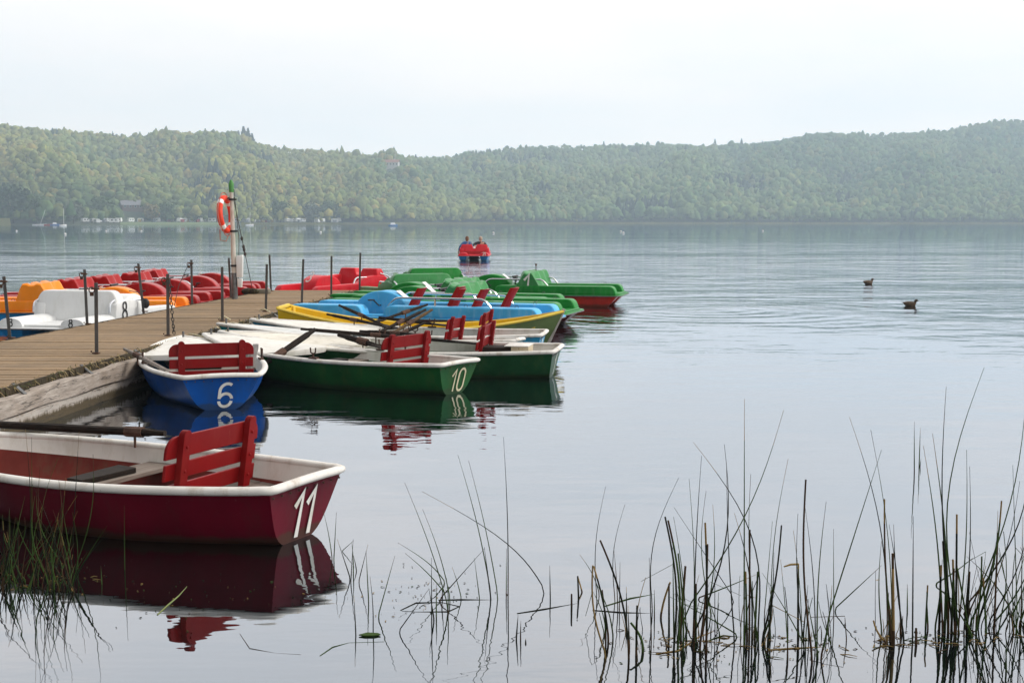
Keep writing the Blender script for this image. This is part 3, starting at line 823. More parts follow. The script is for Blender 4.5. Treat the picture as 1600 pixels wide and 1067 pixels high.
def slat_backrest(root, x, zseat, ztop, w, mat, lean=.065):
    """three painted boards on two uprights, leaning aft"""
    h = ztop - zseat
    def at(z): return x - lean * (z - zseat) / h
    br = MB()
    # the boards: lowest, middle, topmost with rounded upper corners
    gaps = [(.06, .30), (.37, .61), (.68, 1.0)]
    parts = []
    for k, (a, b) in enumerate(gaps):
        mb = MB(); z0 = zseat + a * h; z1 = zseat + b * h; hw = w / 2 + (0.012 if k != 1 else 0.006)
        r = min(.085, z1 - z0 - .004) if k == 2 else .008
        pts = [(-hw, z0), (hw, z0)]
        pts += [(hw - r + r * math.cos(R(a_)), z1 - r + r * math.sin(R(a_))) for a_ in range(0, 91, 15)]
        pts += [(-hw + r - r * math.sin(R(a_)), z1 - r + r * math.cos(R(a_))) for a_ in range(0, 91, 15)]
        mb.prism(pts, lambda y, z: (at(z) + .012, y, z), lambda y, z: (at(z) + .034, y, z))
        parts.append(mb)
    frame = bpy.data.objects.new('backrest', None)
    frame = parts[0].build('backrest', mat, root, smooth=30, bevel=.004, seg=1)
    for mb in parts[1:]: mb.build('slat', mat, frame, smooth=30, bevel=.004, seg=1)
    for s in (-1, 1):
        mb = MB(); y = s * (w / 2 - .115); hw = .034
        pts = [(-hw, zseat - .06), (hw, zseat - .06)] + [(hw * math.cos(R(a_)), zseat + h * 1.0 + hw * math.sin(R(a_))) for a_ in range(0, 181, 30)]
        mb.prism(pts, lambda yy, z: (at(z) - .034, y + yy, z), lambda yy, z: (at(z) + .0105, y + yy, z))
        for q in (.18, .49, .84): mb.ellipsoid((at(zseat + h * q) - .036, y, zseat + h * q), (.008, .011, .011), 6, 4)
        up = mb.build('upright', mat, frame, smooth=30, bevel=.004, seg=1)
    return frame

def rowboat(stern, bow_pt, label, hull, inner, text, num_mat, bow_z=.46, deck_t=.55, back=True, back_t=.215, seed=0,
            num_h=.23, num_stroke=.12, slant=0.0, deck=True, band=None, group='rowing boats moored along the pier', num_dy=0.0, thwart_block=True, bs=1.0, rowlocks=True, deckm=None, roll=0.0, back_top=.62):
    global BSC
    BSC = bs
    d = Vector((bow_pt.x - stern.x, bow_pt.y - stern.y, 0)); L = d.length
    rz = math.atan2(d.y, d.x)
    root = thing('rowing_boat', (stern.x, stern.y, 0), rz, label, 'rowing boat', group)
    root.rotation_euler = (R(roll), 0, rz)
    # hull
    mb = MB(); rows = hull_rows(L, bow_z)
    mb.grid(rows)
    mb.add(rows[0], [tuple(range(len(rows[0])))])
    hullo = mb.build('hull', hull, root, smooth=40)
    # inside
    mb = MB(); rows = hull_rows(L, bow_z, .03, .05, .012)
    nv = len(rows[0])
    mb.grid(rows)
    mb.m = []
    for i in range(len(rows) - 1):
        for j in range(nv - 1):
            k = min(j, nv - 2 - j)
            mb.m.append(1 if k < 2 or i < 2 else 0)
    mb.add(rows[0], [tuple(range(nv))]); mb.m[-1] = 1
    inn = mb.build('inner_liner', [inner, band or M['deck_white']], root, smooth=40)
    # rim
    path = []
    ts = [1 - i / 30 for i in range(31)]
    for t in ts:
        path.append(Vector((L * t, half_beam(t), z_gun(t, bow_z) + .006)))
    c = path.pop()
    b0 = half_beam(0)
    path += [Vector((.05, half_beam(.012) + .003, c.z)), Vector((.0, b0 - .012, c.z)), Vector((-.006, b0 - .05, c.z))]
    path += [Vector((-.008 - .02 * (1 - (y / .3) ** 2), y, c.z + .012 * (1 - (y / .3) ** 2))) for y in (.26, .13, 0, -.13, -.26)]
    path += [Vector((p.x, -p.y, p.z)) for p in reversed(path[:34 - 1]) if p.y > 0]
    mb = MB().tube(path, .034, 10, closed=True, flat=.72)
    mb.build('gunwale', M['rim_white'], root, smooth=80)
    # rivets below the rim
    mb = MB()
    for y in np.linspace(-.34, .34, 9):
        mb.ellipsoid((transom_dx(.305) - .012, y, .305), (.008, .007, .007), 6, 4)
    mb.build('rivets', M['rust'], root)
    if deck:
        mb = MB(); rows = []; lip = []
        n = 22
        wl = [-1 + 2 * k / 16 for k in range(17)]
        cols = []
        for w in wl:
            t0 = deck_t + .075 * abs(w) ** 3
            col = []
            p0 = None
            for i in range(n + 1):
                t = t0 + (1 - t0) * i / n
                z = z_gun(t, bow_z) + .010 + .038 * (1 - abs(w) ** 2.2) * min(1, half_beam(t) / .4)
                p = Vector((L * t, w * max(.0, half_beam(t) - .012), z))
                if i == 0: col.append(p + Vector((.012, 0, -.055 - .02 * (1 - abs(w))))); col.append(p + Vector((-.004, 0, -.012)))
                col.append(p)
            cols.append(col)
        mb.grid(cols)
        mb.build('foredeck', deckm or M['deck_white'], root, smooth=50)
    # stern bench and rowing thwart
    def inner_half(t, z):
        sec = section(t, bow_z, .03)
        return interp([q[1] for q in sec], [q[0] for q in sec], z) - .004
    zs = .19; tb = back_t
    mb = MB()
    for k in range(4):
        xa = L * tb - .30 + k * .135; xb = xa + .125
        ha = inner_half(max(0.02, xa / L), zs); hb = inner_half(xb / L, zs)
        mb.prism([(xa, -ha), (xb, -hb), (xb, hb), (xa, ha)], lambda x, y: (x, y, zs - .012), lambda x, y: (x, y, zs + .012))
    mb.build('stern_seat', M['wood_grey'], root, bevel=.003, seg=1)
    mb = MB(); t = .47; zt = .215; xa = L * t - .12; xb = xa + .24
    ha = inner_half(xa / L, zt); hb = inner_half(xb / L, zt)
    mb.prism([(xa, -ha), (xb, -hb), (xb, hb), (xa, ha)], lambda x, y: (x, y, zt - .015), lambda x, y: (x, y, zt + .015))
    thw = mb.build('thwart', M['wood_grey'], root, bevel=.004, seg=1)
    if thwart_block:
        MB().prism([(xa + .03, -.22), (xb - .03, -.25), (xb - .05, .24), (xa + .05, .26)], lambda x, y: (x, y, zt + .017), lambda x, y: (x, y, zt + .05)).build('footblock', M['wood_dark'], thw, bevel=.004, seg=1)
    if back:
        slat_backrest(root, L * tb, zs + .012, back_top, .86 if bs > .9 else .78, M['bench_red'])
    for s in (-1, 1) if rowlocks else ():
        t = .40; y = s * half_beam(t); z = z_gun(t, bow_z)
        mb = MB(); mb.box((L * t, y - s * .01, z + .035), (.12, .05, .02)); mb.tube([(L * t, y, z + .03), (L * t, y, z + .09)], .011, 8)
        for q in (-1, 1):
            mb.tube([(L * t, y, z + .085), (L * t + q * .035, y, z + .10), (L * t + q * .04, y, z + .155)], .009, 6)
        mb.build('rowlock', M['rust'], root)
    # bow eye and mooring cleat
    mb = MB().tube([(L + .02 + .025 * math.cos(R(a)), 0, bow_z - .09 + .03 * math.sin(R(a))) for a in range(0, 360, 40)], .006, 6, closed=True)
    mb.tube([(L - .12, 0, bow_z + .015), (L - .12, 0, bow_z + .085)], .014, 8)
    mb.build('bow_fitting', M['steel'], root)
    if text:
        zc = .155
        number(text, 'number', (transom_dx(zc) - .004, num_dy, zc), (0, -1, 0), (-.075 / .345, 0, 1), num_h, num_mat, root, num_stroke, slant)
    root['_L'] = L
    del root['_L']
    return root, L

def corners(n, f, z=.34):
    a = W(*n, z); b = W(*f, z)
    return (a + b) / 2

st11 = corners((418, 768), (545, 737))
na, fa = W(418, 768, .34), W(545, 737, .34)
ax11 = Vector((-.902, .43, 0)).normalized()
b11, _L = rowboat(st11 + Vector((.0, -.10, 0)), st11 + Vector((.0, -.10, 0)) + ax11 * 3.4, 'maroon rowing boat with white 11 on its stern among the foreground reeds', M['hull_maroon'], M['inner_red'], '11', M['num_white'],
        back_t=.212, bow_z=.365, back_top=.60, rowlocks=False, num_h=.27, slant=.05, num_stroke=.145, num_dy=-.01, deck=False, bs=.97)
b11.scale = (1, 1, 1.06)
st6 = corners((288, 593), (401, 586))
rowboat(st6, W(285, 527, .42), 'bright blue rowing boat with white 6 on its stern, bow nosed into the pier', M['hull_blue'], M['inner_blue'], '6', M['num_white'],
        bow_z=.42, back_t=.20, num_h=.25, slant=.12, num_dy=-.05)
st10 = corners((683, 573), (751, 563))
rowboat(st10, W(320, 523, .46), 'green rowing boat with white 10 on its stern', M['hull_green'], M['inner_green'], '10', M['num_cream'], back_t=.19, bs=.93,
        num_h=.25, slant=.10, num_stroke=.10, num_dy=-.02)
st7 = Vector((.56, 15.66, 0))
rowboat(st7, W(344, 519, .47), 'dark green rowing boat with a single slanting white digit on its pale stern', M['hull_dark_green'], M['inner_green'], '1', M['num_white'], bow_z=.47, back_t=.21, bs=.82, deckm=M['deck_cream'], roll=-2.5,
        num_h=.25, slant=.14)
stq = Vector((.08, 16.78, 0))
rowboat(stq, W(340, 507, .48), 'turquoise rowing boat with white rim, wedged between the dark green and the sky blue one', M['hull_turquoise'], M['inner_teal'], None, None, bow_z=.48, back_t=.21, bs=.79, deckm=M['deck_grey'], roll=2.5)
sts = Vector((.44, 17.85, 0))
rowboat(sts, W(393, 500, .48), 'sky blue rowing boat with a small white number, next to the yellow skiff', M['hull_sky'], M['inner_teal'], '9', M['num_white'], bow_z=.48, back_t=.20, bs=.82, roll=-1.5, num_h=.22)

# small painted locker in the dark green boat
v = (W(344, 519, .48) - st7); v.z = 0; L7 = v.length; v.normalize(); l7 = Vector((-v.y, v.x, 0))
c = st7 + v * .42 + l7 * .12
bx = thing('storage_box', (c.x, c.y, .21), math.atan2(v.y, v.x), 'rusty cream locker box behind the backrest of the dark green rowing boat', 'box')
MB().box((0, 0, .09), (.22, .34, .18)).build('case', paint('box_cream', (.55, .47, .33), .6, .15, (.25, .12, .05), .8, scratch=(.22, .10, .04)), bx, bevel=.008)
MB().box((.04, 0, .1865), (.30, .38, .012)).build('lid', M['rim_white'], bx, bevel=.003)
MB().box((.30, 0, .085), (.36, .33, .16)).build('dark_compartment', M['wood_dark'], bx, bevel=.006)

# ------------------------------------------------------------------ yellow wooden skiff
def skiff():
    s = W(880, 487, .55); a = W(430, 484, .60); b = W(454, 478, .60)
    nose = (a + b) / 2
    d = nose - s; d.z = 0; L = d.length; rz = math.atan2(d.y, d.x)
    root = thing('wooden_skiff', (s.x, s.y, 0), rz, 'olive clinker-built skiff with yellow inside, heaped with oars', 'rowing boat', 'rowing boats moored along the pier')
    def hb(t): return smooth_interp([0, .15, .35, .55, .75, .9, 1], [.04, .34, .54, .60, .55, .45, .38], t)
    def zg(t): return .55 - 1.0 * t * (1 - t) + .06 * t * t
    def zk(t): return -.06 + .14 * max(0, (t - .75) / .25) ** 2
    prof = [(0, 0), (.34, .02), (.56, .14), (.60, .15), (.74, .36), (.78, .37), (.88, .62), (.92, .63), (1, 1)]
    def ring(t, ins=0.0, floor=None):
        out = []
        for y, z in reversed(prof):
            Z = zk(t) + (zg(t) - zk(t)) * z
            if floor is not None: Z = max(Z, floor)
            f = zk(t) + (zg(t) - zk(t))
            rk = .30 * max(0, 1 - t / .2) * (1 - z)
            out.append(Vector((L * t + rk, max(.01, (hb(t) - ins)) * y, Z)))
        return out + [Vector((p.x, -p.y, p.z)) for p in reversed(out[:-1])]
    n = 24
    rows = [ring(i / n) for i in range(n + 1)]
    mb = MB().grid(rows); nv = len(rows[0])
    mb.m = []
    for i in range(n):
        for j in range(nv - 1):
            k = min(j, nv - 2 - j); mb.m.append(1 if (i > 6 and k < 1) or (i > 9 and k < 3) else 0)
    mb.add(rows[-1], [tuple(range(len(rows[-1])))]); mb.m[-1] = 1
    mb.build('hull', [M['olive'], M['yellow']], root, smooth=25)
    rows = [ring(.02 + .965 * i / n, .022, .03) for i in range(n + 1)]
    mb = MB().grid(rows); mb.add(rows[-1], [tuple(range(len(rows[-1])))])
    mb.build('inner_planking', M['yellow'], root, smooth=25)
    path = [Vector((L * (1 - i / 24), hb(1 - i / 24), zg(1 - i / 24) + .005)) for i in range(25)]
    for sgn in (1, -1):
        pts = [Vector((p.x, p.y * sgn, p.z)) for p in path]
        MB().tube(pts, .028, 6, flat=.8).build('gunwale', M['yellow_pale'], root, smooth=50)
    MB().beam((L, -.38, zg(1) + .006), (L, .38, zg(1) + .006), .05, .05).build('bow_board', M['yellow_pale'], root, bevel=.006)
    for sgn in (1, -1):
        MB().tube([(L * .985 - .03, sgn * .35, zg(1) - .02), (L * .975 - .02, sgn * .24, .12)], .025, 6).build('bow_rib', M['yellow_pale'], root)
        pts = [Vector((L * t, sgn * (hb(t) - .05), zg(t) - .13)) for t in np.linspace(.1, .97, 16)]
        MB().tube(pts, .018, 6).build('stringer', M['yellow_pale'], root)
    MB().beam((-.015, 0, zg(0) + .04), (.27, 0, -.03), .07, .05).build('sternpost', M['grey_wood_trim'], root, bevel=.006)
    for t in (.3, .58):
        MB().box((L * t, 0, .22), (.22, 2 * hb(t) - .12, .03)).build('thwart', M['yellow'], root, bevel=.004)
skiff()

# ------------------------------------------------------------------ oars
def oar(a, b, label, mat, blade='b', r=.021, blade_mat=None, bl=.42, collar=None, group='oars lying across the rowing boats', blade_w=.15):
    """a = grip end, b = blade end"""
    a = Vector(a); b = Vector(b)
    d = b - a; L = d.length
    root = thing('oar', a, 0, label, 'oar', group)
    x = d.normalized(); u = Vector((0, 0, 1)); y = u.cross(x).normalized(); z = x.cross(y)
    Mx = Matrix((x, y, z)).transposed()
    def T(p): return Mx @ Vector(p)
    path = [(0, 0, 0), (.10, 0, 0), (.14, 0, 0), (L * .4, 0, 0), (L - bl, 0, 0), (L - bl * .3, 0, 0)]
    MB().tube([T(p) for p in path], [r * .8, r * .8, r * 1.1, r * 1.15, r * .9, r * .5], 8).build('shaft', mat, root)
    if blade:
        w = blade_w / 2
        pts = [(L - bl, -.02), (L - bl * .75, -w * .9), (L - bl * .15, -w), (L, -w * .7), (L, w * .7), (L - bl * .15, w), (L - bl * .75, w * .9), (L - bl, .02)]
        MB().prism(pts, lambda p, q: T((p, q, -.009)), lambda p, q: T((p, q, .009))).build('blade', blade_mat or mat, root, bevel=.004, seg=1)
    if collar:
        mb = MB().tube([T((collar - .07, 0, 0)), T((collar + .07, 0, 0))], r * 1.45, 8)
        mb.tube([T((collar, 0, 0)), T((collar, 0, 0)) + Vector((0, 0, -.11))], .009, 6)
        mb.build('collar', M['rust'], root)
    return root

OB, OG = M['oar_brown'], M['oar_grey']
e = P(258, 677, 8.65)
oar(e, P(-160, 655, 9.5), 'long weathered oar along the far gunwale of the maroon rowing boat', M['oar_brown'], r=.026, collar=.25)
oar(P(194, 545, 14.35), P(282, 590, 13.35), 'grey oar slanting down over the left gunwale of the blue rowing boat', OG, r=.022, bl=.30, collar=.34)
oar(P(387, 590, 13.9), P(400, 537, 13.75), 'pale oar blade standing up inside the right gunwale of the blue rowing boat', M['oar_white'], r=.02, bl=.40, blade_w=.085)
oar(P(492, 515, 15.45), P(412, 570, 14.8), 'thick dark oar propped over the near gunwale of the green 10 boat', M['wood_dark'], blade=None, r=.034, bl=.1, collar=.62)
oar(P(529, 523, 16.0), P(600, 543, 15.6), 'short stubby dark oar lying inside the green 10 boat', M['oar_brown'], r=.034, bl=.2, collar=.4)
oar(P(470, 514, 16.55), P(762, 538, 16.2), 'longest dark oar stretched along the turquoise rowing boat', OB, r=.021, bl=.5, collar=1.0)
oar(P(562, 517.5, 17.2), P(668, 523, 17.0), 'dark oar lying level inside the turquoise boat', OB, r=.021, bl=.3, collar=.5)
oar(P(665, 484, 18.5), P(574, 528, 17.6), 'upper of two parallel dark oars slanting up to the right over the sky blue boat', OB, r=.023, bl=.25, collar=.55)
oar(P(675, 484, 18.2), P(604, 526, 17.4), 'lower of two parallel dark oars slanting up to the right, ochre worn grip', wood('oar_worn', (.05, .03, .014), (.20, .12, .05), 1.2, 'X'), r=.023, bl=.25, collar=.5)
oar(P(665, 504, 17.4), P(598, 534, 16.9), 'short dark oar rising to the right above the white liner of the turquoise boat', OB, r=.022, bl=.22, collar=.4)
oar(P(530, 477, 19.3), P(612, 514, 18.3), 'dark oar slanting down to the right in front of the blue pedal boat hump', OB, r=.023, bl=.25, collar=.6)
oar(P(511, 491, 18.9), P(618, 513, 18.1), 'dark oar lying on the near gunwale of the yellow skiff', OB, r=.021, bl=.25, collar=.55)
oar(P(668, 476, 19.5), P(590, 502, 18.8), 'dark oar rising to the right against the side of the blue pedal boat', OB, r=.022, bl=.25, collar=.45)
oar(P(592, 496, 18.9), P(700, 509, 18.6), 'dark oar resting across the middle of the yellow skiff', OB, r=.022, bl=.25, collar=.4)
# ------------------------------------------------------------------ pedal boats
def chrome_rail(pts, root, r=.018, posts=(), name='handrail'):
    mb = MB().tube(pts, r, 8)
    for a, b in posts: mb.tube([a, b], r * .85, 8)
    return mb.build(name, M['chrome'], root)
def rounded(pts, r, n=4):
    """polyline with rounded inner corners"""
    out = [Vector(pts[0])]
    for i in range(1, len(pts) - 1):
        p = Vector(pts[i]); a = (Vector(pts[i - 1]) - p); b = (Vector(pts[i + 1]) - p)
        ra = min(r, a.length * .45, b.length * .45)
        p0 = p + a.normalized() * ra; p1 = p + b.normalized() * ra
        for k in range(n + 1):
            t = k / n
            out.append(p0 * (1 - t) ** 2 + p * 2 * t * (1 - t) + p1 * t * t)
    out.append(Vector(pts[-1]))
    return out
def pontoons(root, L, half, mat, w=.46, raise_=.0):
    for s in (-1, 1):
        y0, y1 = half - w, half - .015
        rows = []
        for i in range(17):
            t = i / 16; x = .05 + (L - .1) * t
            deep = min(1, (t / .09)) ** .8 * min(1, ((1 - t) / .22)) ** .8
            zb = .235 - (.235 + .10) * deep
            shrink = .05 * deep
            row = [(x, s * y0, .238), (x, s * (y0 + shrink), lerp(.238, zb, .7)), (x, s * (y0 + shrink + .09 * deep), zb), (x, s * (y1 - shrink - .09 * deep), zb), (x, s * (y1 - shrink), lerp(.238, zb, .7)), (x, s * y1, .238)]
            rows.append([Vector(p) for p in row])
        mb = MB().grid(rows)
        mb.add(rows[0], [tuple(range(6))]); mb.add(rows[-1], [tuple(range(6))])
        mb.build('pontoon', mat, root, smooth=40)
def outline(L, half, r0, r1, off=0.0):
    pts = []
    for cx, cy, a0, r in ((r0, -(half - r0), 180, r0), (L - r1, -(half - r1), 270, r1), (L - r1, half - r1, 0, r1), (r0, half - r0, 90, r0)):
        for k in range(7):
            a = R(a0 + 90 * k / 6)
            pts.append((cx + (r + off) * math.cos(a), cy + (r + off) * math.sin(a)))
    return pts
def side_prism(mb, pts, y0, y1):
    mb.prism(pts, lambda x, z: (x, y0, z), lambda x, z: (x, y1, z))
def round_poly(pts, r, n=5):
    out = []
    k = len(pts)
    for i in range(k):
        p = Vector((*pts[i][:2], 0)); a = Vector((*pts[i - 1][:2], 0)) - p; b = Vector((*pts[(i + 1) % k][:2], 0)) - p
        rr = pts[i][2] if len(pts[i]) > 2 else r
        rr = min(rr, a.length * .48, b.length * .48)
        if rr < 1e-4: out.append((p.x, p.y)); continue
        p0 = p + a.normalized() * rr; p1 = p + b.normalized() * rr
        for j in range(n + 1):
            t = j / n; q = p0 * (1 - t) ** 2 + p * 2 * t * (1 - t) + p1 * t * t
            out.append((q.x, q.y))
    return out

def pedal_long(stern, rz, label, top, pont, seat='block', text=None, num_mat=None, L=4.7, half=.72, hump_x=3.1, sticker=True, group='pedal boats moored around the pier', wedge=None, seat_mat=None, flag=False, seat_x=2.08, rail_span=(1.75, 3.0), bow_text=None):
    """long pedal boat: paddle hump amidships, back to back seats, flat deck aft"""
    root = thing('pedal_boat', (stern.x, stern.y, 0), rz, label, 'pedal boat', group)
    pontoons(root, L, half, pont)
    # deck moulding: lip, floor and the raised side rails in one part
    mb = MB()
    mb.prism(outline(L, half, .16, .22, .05), lambda x, y: (x, y, .242), lambda x, y: (x, y, .275))
    mb.prism(outline(L, half - .10, .14, .2, 0), lambda x, y: (x, y, .2755), lambda x, y: (x, y, .30))
    dk = mb.build('deck', top, root, smooth=35, bevel=.010)
    for s in (-1, 1):
        for x0, x1, ra, rb in ((.06, 2.86, .20, .16), (3.22, L - .05, .16, .30)):
            mb = MB()
            pts = round_poly([(x0, .272, 0), (x1, .272, 0), (x1 - .05, .465, rb), (x0 + .07, .465, ra)], .1, 7)
            side_prism(mb, pts, s * (half - .34), s * half)
            mb.build('side_rail', top, dk, smooth=40, bevel=.03, seg=3)
    MB().tube([(x, y, .246) for x, y in outline(L, half, .16, .22, .052)], .011, 6, closed=True).build('rub_strip', M['steel'], dk)
    # paddle housing
    mb = MB(); r = .50
    pts = [(hump_x - r * 1.08, .28)] + [(hump_x - r * 1.02 * math.cos(R(a)), .28 + .41 * math.sin(R(a)) ** .85) for a in range(8, 173, 8)] + [(hump_x + r * 1.08, .28)]
    side_prism(mb, pts[::-1], -.22, .22)
    hp = mb.build('paddle_housing', top, root, smooth=40, bevel=.035, seg=3)
    if sticker:
        a = R(128)
        c = Vector((hump_x + r * 1.02 * math.cos(a), 0, .28 + .41 * math.sin(a) ** .85))
        tang = Vector((-math.sin(a), 0, math.cos(a) * .9)).normalized()
        nn = Vector((math.cos(a), 0, math.sin(a))).normalized()
        c = Vector((hump_x - .30, 0, .60)); tang = Vector((.72, 0, .56)).normalized(); nn = Vector((-tang.z, 0, tang.x))
        mb = MB(); c = c + nn * .035
        mb.prism([(-.10, -.10), (.10, -.10), (.10, .10), (-.10, .10)], lambda p, q: c + tang * p + Vector((0, q, 0)), lambda p, q: c + tang * p + Vector((0, q, 0)) + nn * .006)
        mb.build('sticker', M['sticker'], hp)
    if seat == 'block':
        cx = seat_x
        prof = [(cx - .36, .29), (cx - .30, .40), (cx - .17, .70), (cx - .13, .765), (cx - .08, .775), (cx - .03, .745), (cx + .03, .745), (cx + .08, .775), (cx + .13, .765), (cx + .17, .70), (cx + .31, .40), (cx + .37, .29)]
        rows = []
        ny = 57
        for k in range(ny):
            y = -half + .03 + 2 * (half - .03) * k / (ny - 1)
            q = math.cos(2 * math.pi * (y + half - .03) / (2 * half - .06) * 2.6)
            e = min(1, (half - .03 - abs(y)) / .06)
            row = []
            for (x, z) in prof:
                w = max(0, min(1, (z - .33) / .25))
                sgn = -1 if x < cx else 1
                edge = .035 * (1 - e) ** 2
                row.append(Vector((x + sgn * .038 * q * w * (1 if abs(x - cx) > .1 else .3), y, z + (.016 * q - edge) * (1 if z > .69 else 0) )))
            rows.append(row)
        mb = MB().grid(rows)
        mb.add(rows[0], [tuple(range(len(prof)))]); mb.add(rows[-1], [tuple(range(len(prof)))])
        so = mb.build('seat_back', seat_mat or top, root, smooth=45)
        if text:
            number(text, 'number', (cx + .05, half - .026, .50), (-1, 0, 0), (0, 0, 1), .40, num_mat or M['num_white'], root, .11, .1) if False else None
            for s in (-1, 1):
                number(text, 'number', (cx + .02 * s, s * (half - .026), .50), (-s, 0, 0), (0, 0, 1), .42, num_mat or M['num_white'], so, .13, .10)
    else:
        for (x, y) in seat:
            mb = MB()
            rows = []
            for i in range(9):
                t = i / 8; z = .30 + .46 * t
                xo = x + .06 - .22 * t ** 1.2
                row = []
                hw = .19 - .05 * t
                for j in range(9):
                    u = -1 + 2 * j / 8
                    row.append(Vector((xo + .06 * u * u, y + u * hw, z)))
                rows.append(row)
            back = [[p + Vector((-.055, 0, 0)) for p in rr] for rr in rows]
            mb.grid(rows); mb.grid([list(reversed(rr)) for rr in back])
            k = 9
            ring0 = rows[0] + list(reversed(back[0])); ring1 = rows[-1] + list(reversed(back[-1]))
            mb.add(ring1, [tuple(range(len(ring1)))])
            for j in (0, 8):
                for i in range(8):
                    mb.add([rows[i][j], rows[i + 1][j], back[i + 1][j], back[i][j]], [(0, 1, 2, 3)])
            # the pan
            mb.prism(round_poly([(x + .02, -.19), (x + .40, -.17), (x + .40, .17), (x + .02, .19)], .06), lambda p, q: (p, y + q, .302), lambda p, q: (p, y + q, .37))
            mb.build('seat', M['seat_red'], root, smooth=40)
    # handrails
    for s in (-1, 1):
        y = s * (half - .10); x0, x1 = rail_span
        pts = rounded([(x0 - .12, y, .455), (x0, y, .60), (x1, y, .60), (x1 + .14, y, .455)], .12)
        chrome_rail(pts, root, .018, [((lerp(x0, x1, .55), y, .46), (lerp(x0, x1, .55), y, .60))])
    # steering tiller
    mb = MB().tube([(2.52, 0, .29), (2.52, 0, .62)], .016, 8); mb.ellipsoid((2.52, 0, .60), (.06, .06, .04), 8, 5)
    mb.tube([(2.52, -.24, .645), (2.52, .24, .645)], .02, 8)
    mb.tube([(2.52, -.2, .64), (2.54, -.2, .5)], .010, 6)
    mb.build('steering_lever', M['black_plastic'], root)
    # pedals in front of each seat
    for s in (-1, 1):
        mb = MB().tube([(hump_x, s * .22, .44), (hump_x, s * .30, .44), (hump_x + .1, s * .32, .54), (hump_x + .1, s * .44, .54)], .013, 6)
        mb.box((hump_x + .1, s * .40, .54), (.09, .10, .022))
        mb.build('pedal', M['black_plastic'], root)
    # deck rings aft
    mb = MB()
    for s in (-1, 1):
        for x in (.5, 1.4):
            mb.tube([(x + .03 * math.cos(R(a)), s * (half - .17), .475 + .03 * math.sin(R(a))) for a in range(0, 360, 45)], .005, 5, closed=True)
    mb.build('deck_rings', M['steel'], root)
    if flag:
        MB().tube([(2.08, .25 * -1, .76), (2.08, -.25, .90)], .010, 6).tube([(2.08, -.25, .88), (2.08, -.25, .93)], .022, 6).build('knob', M['rust'], root)
    return root

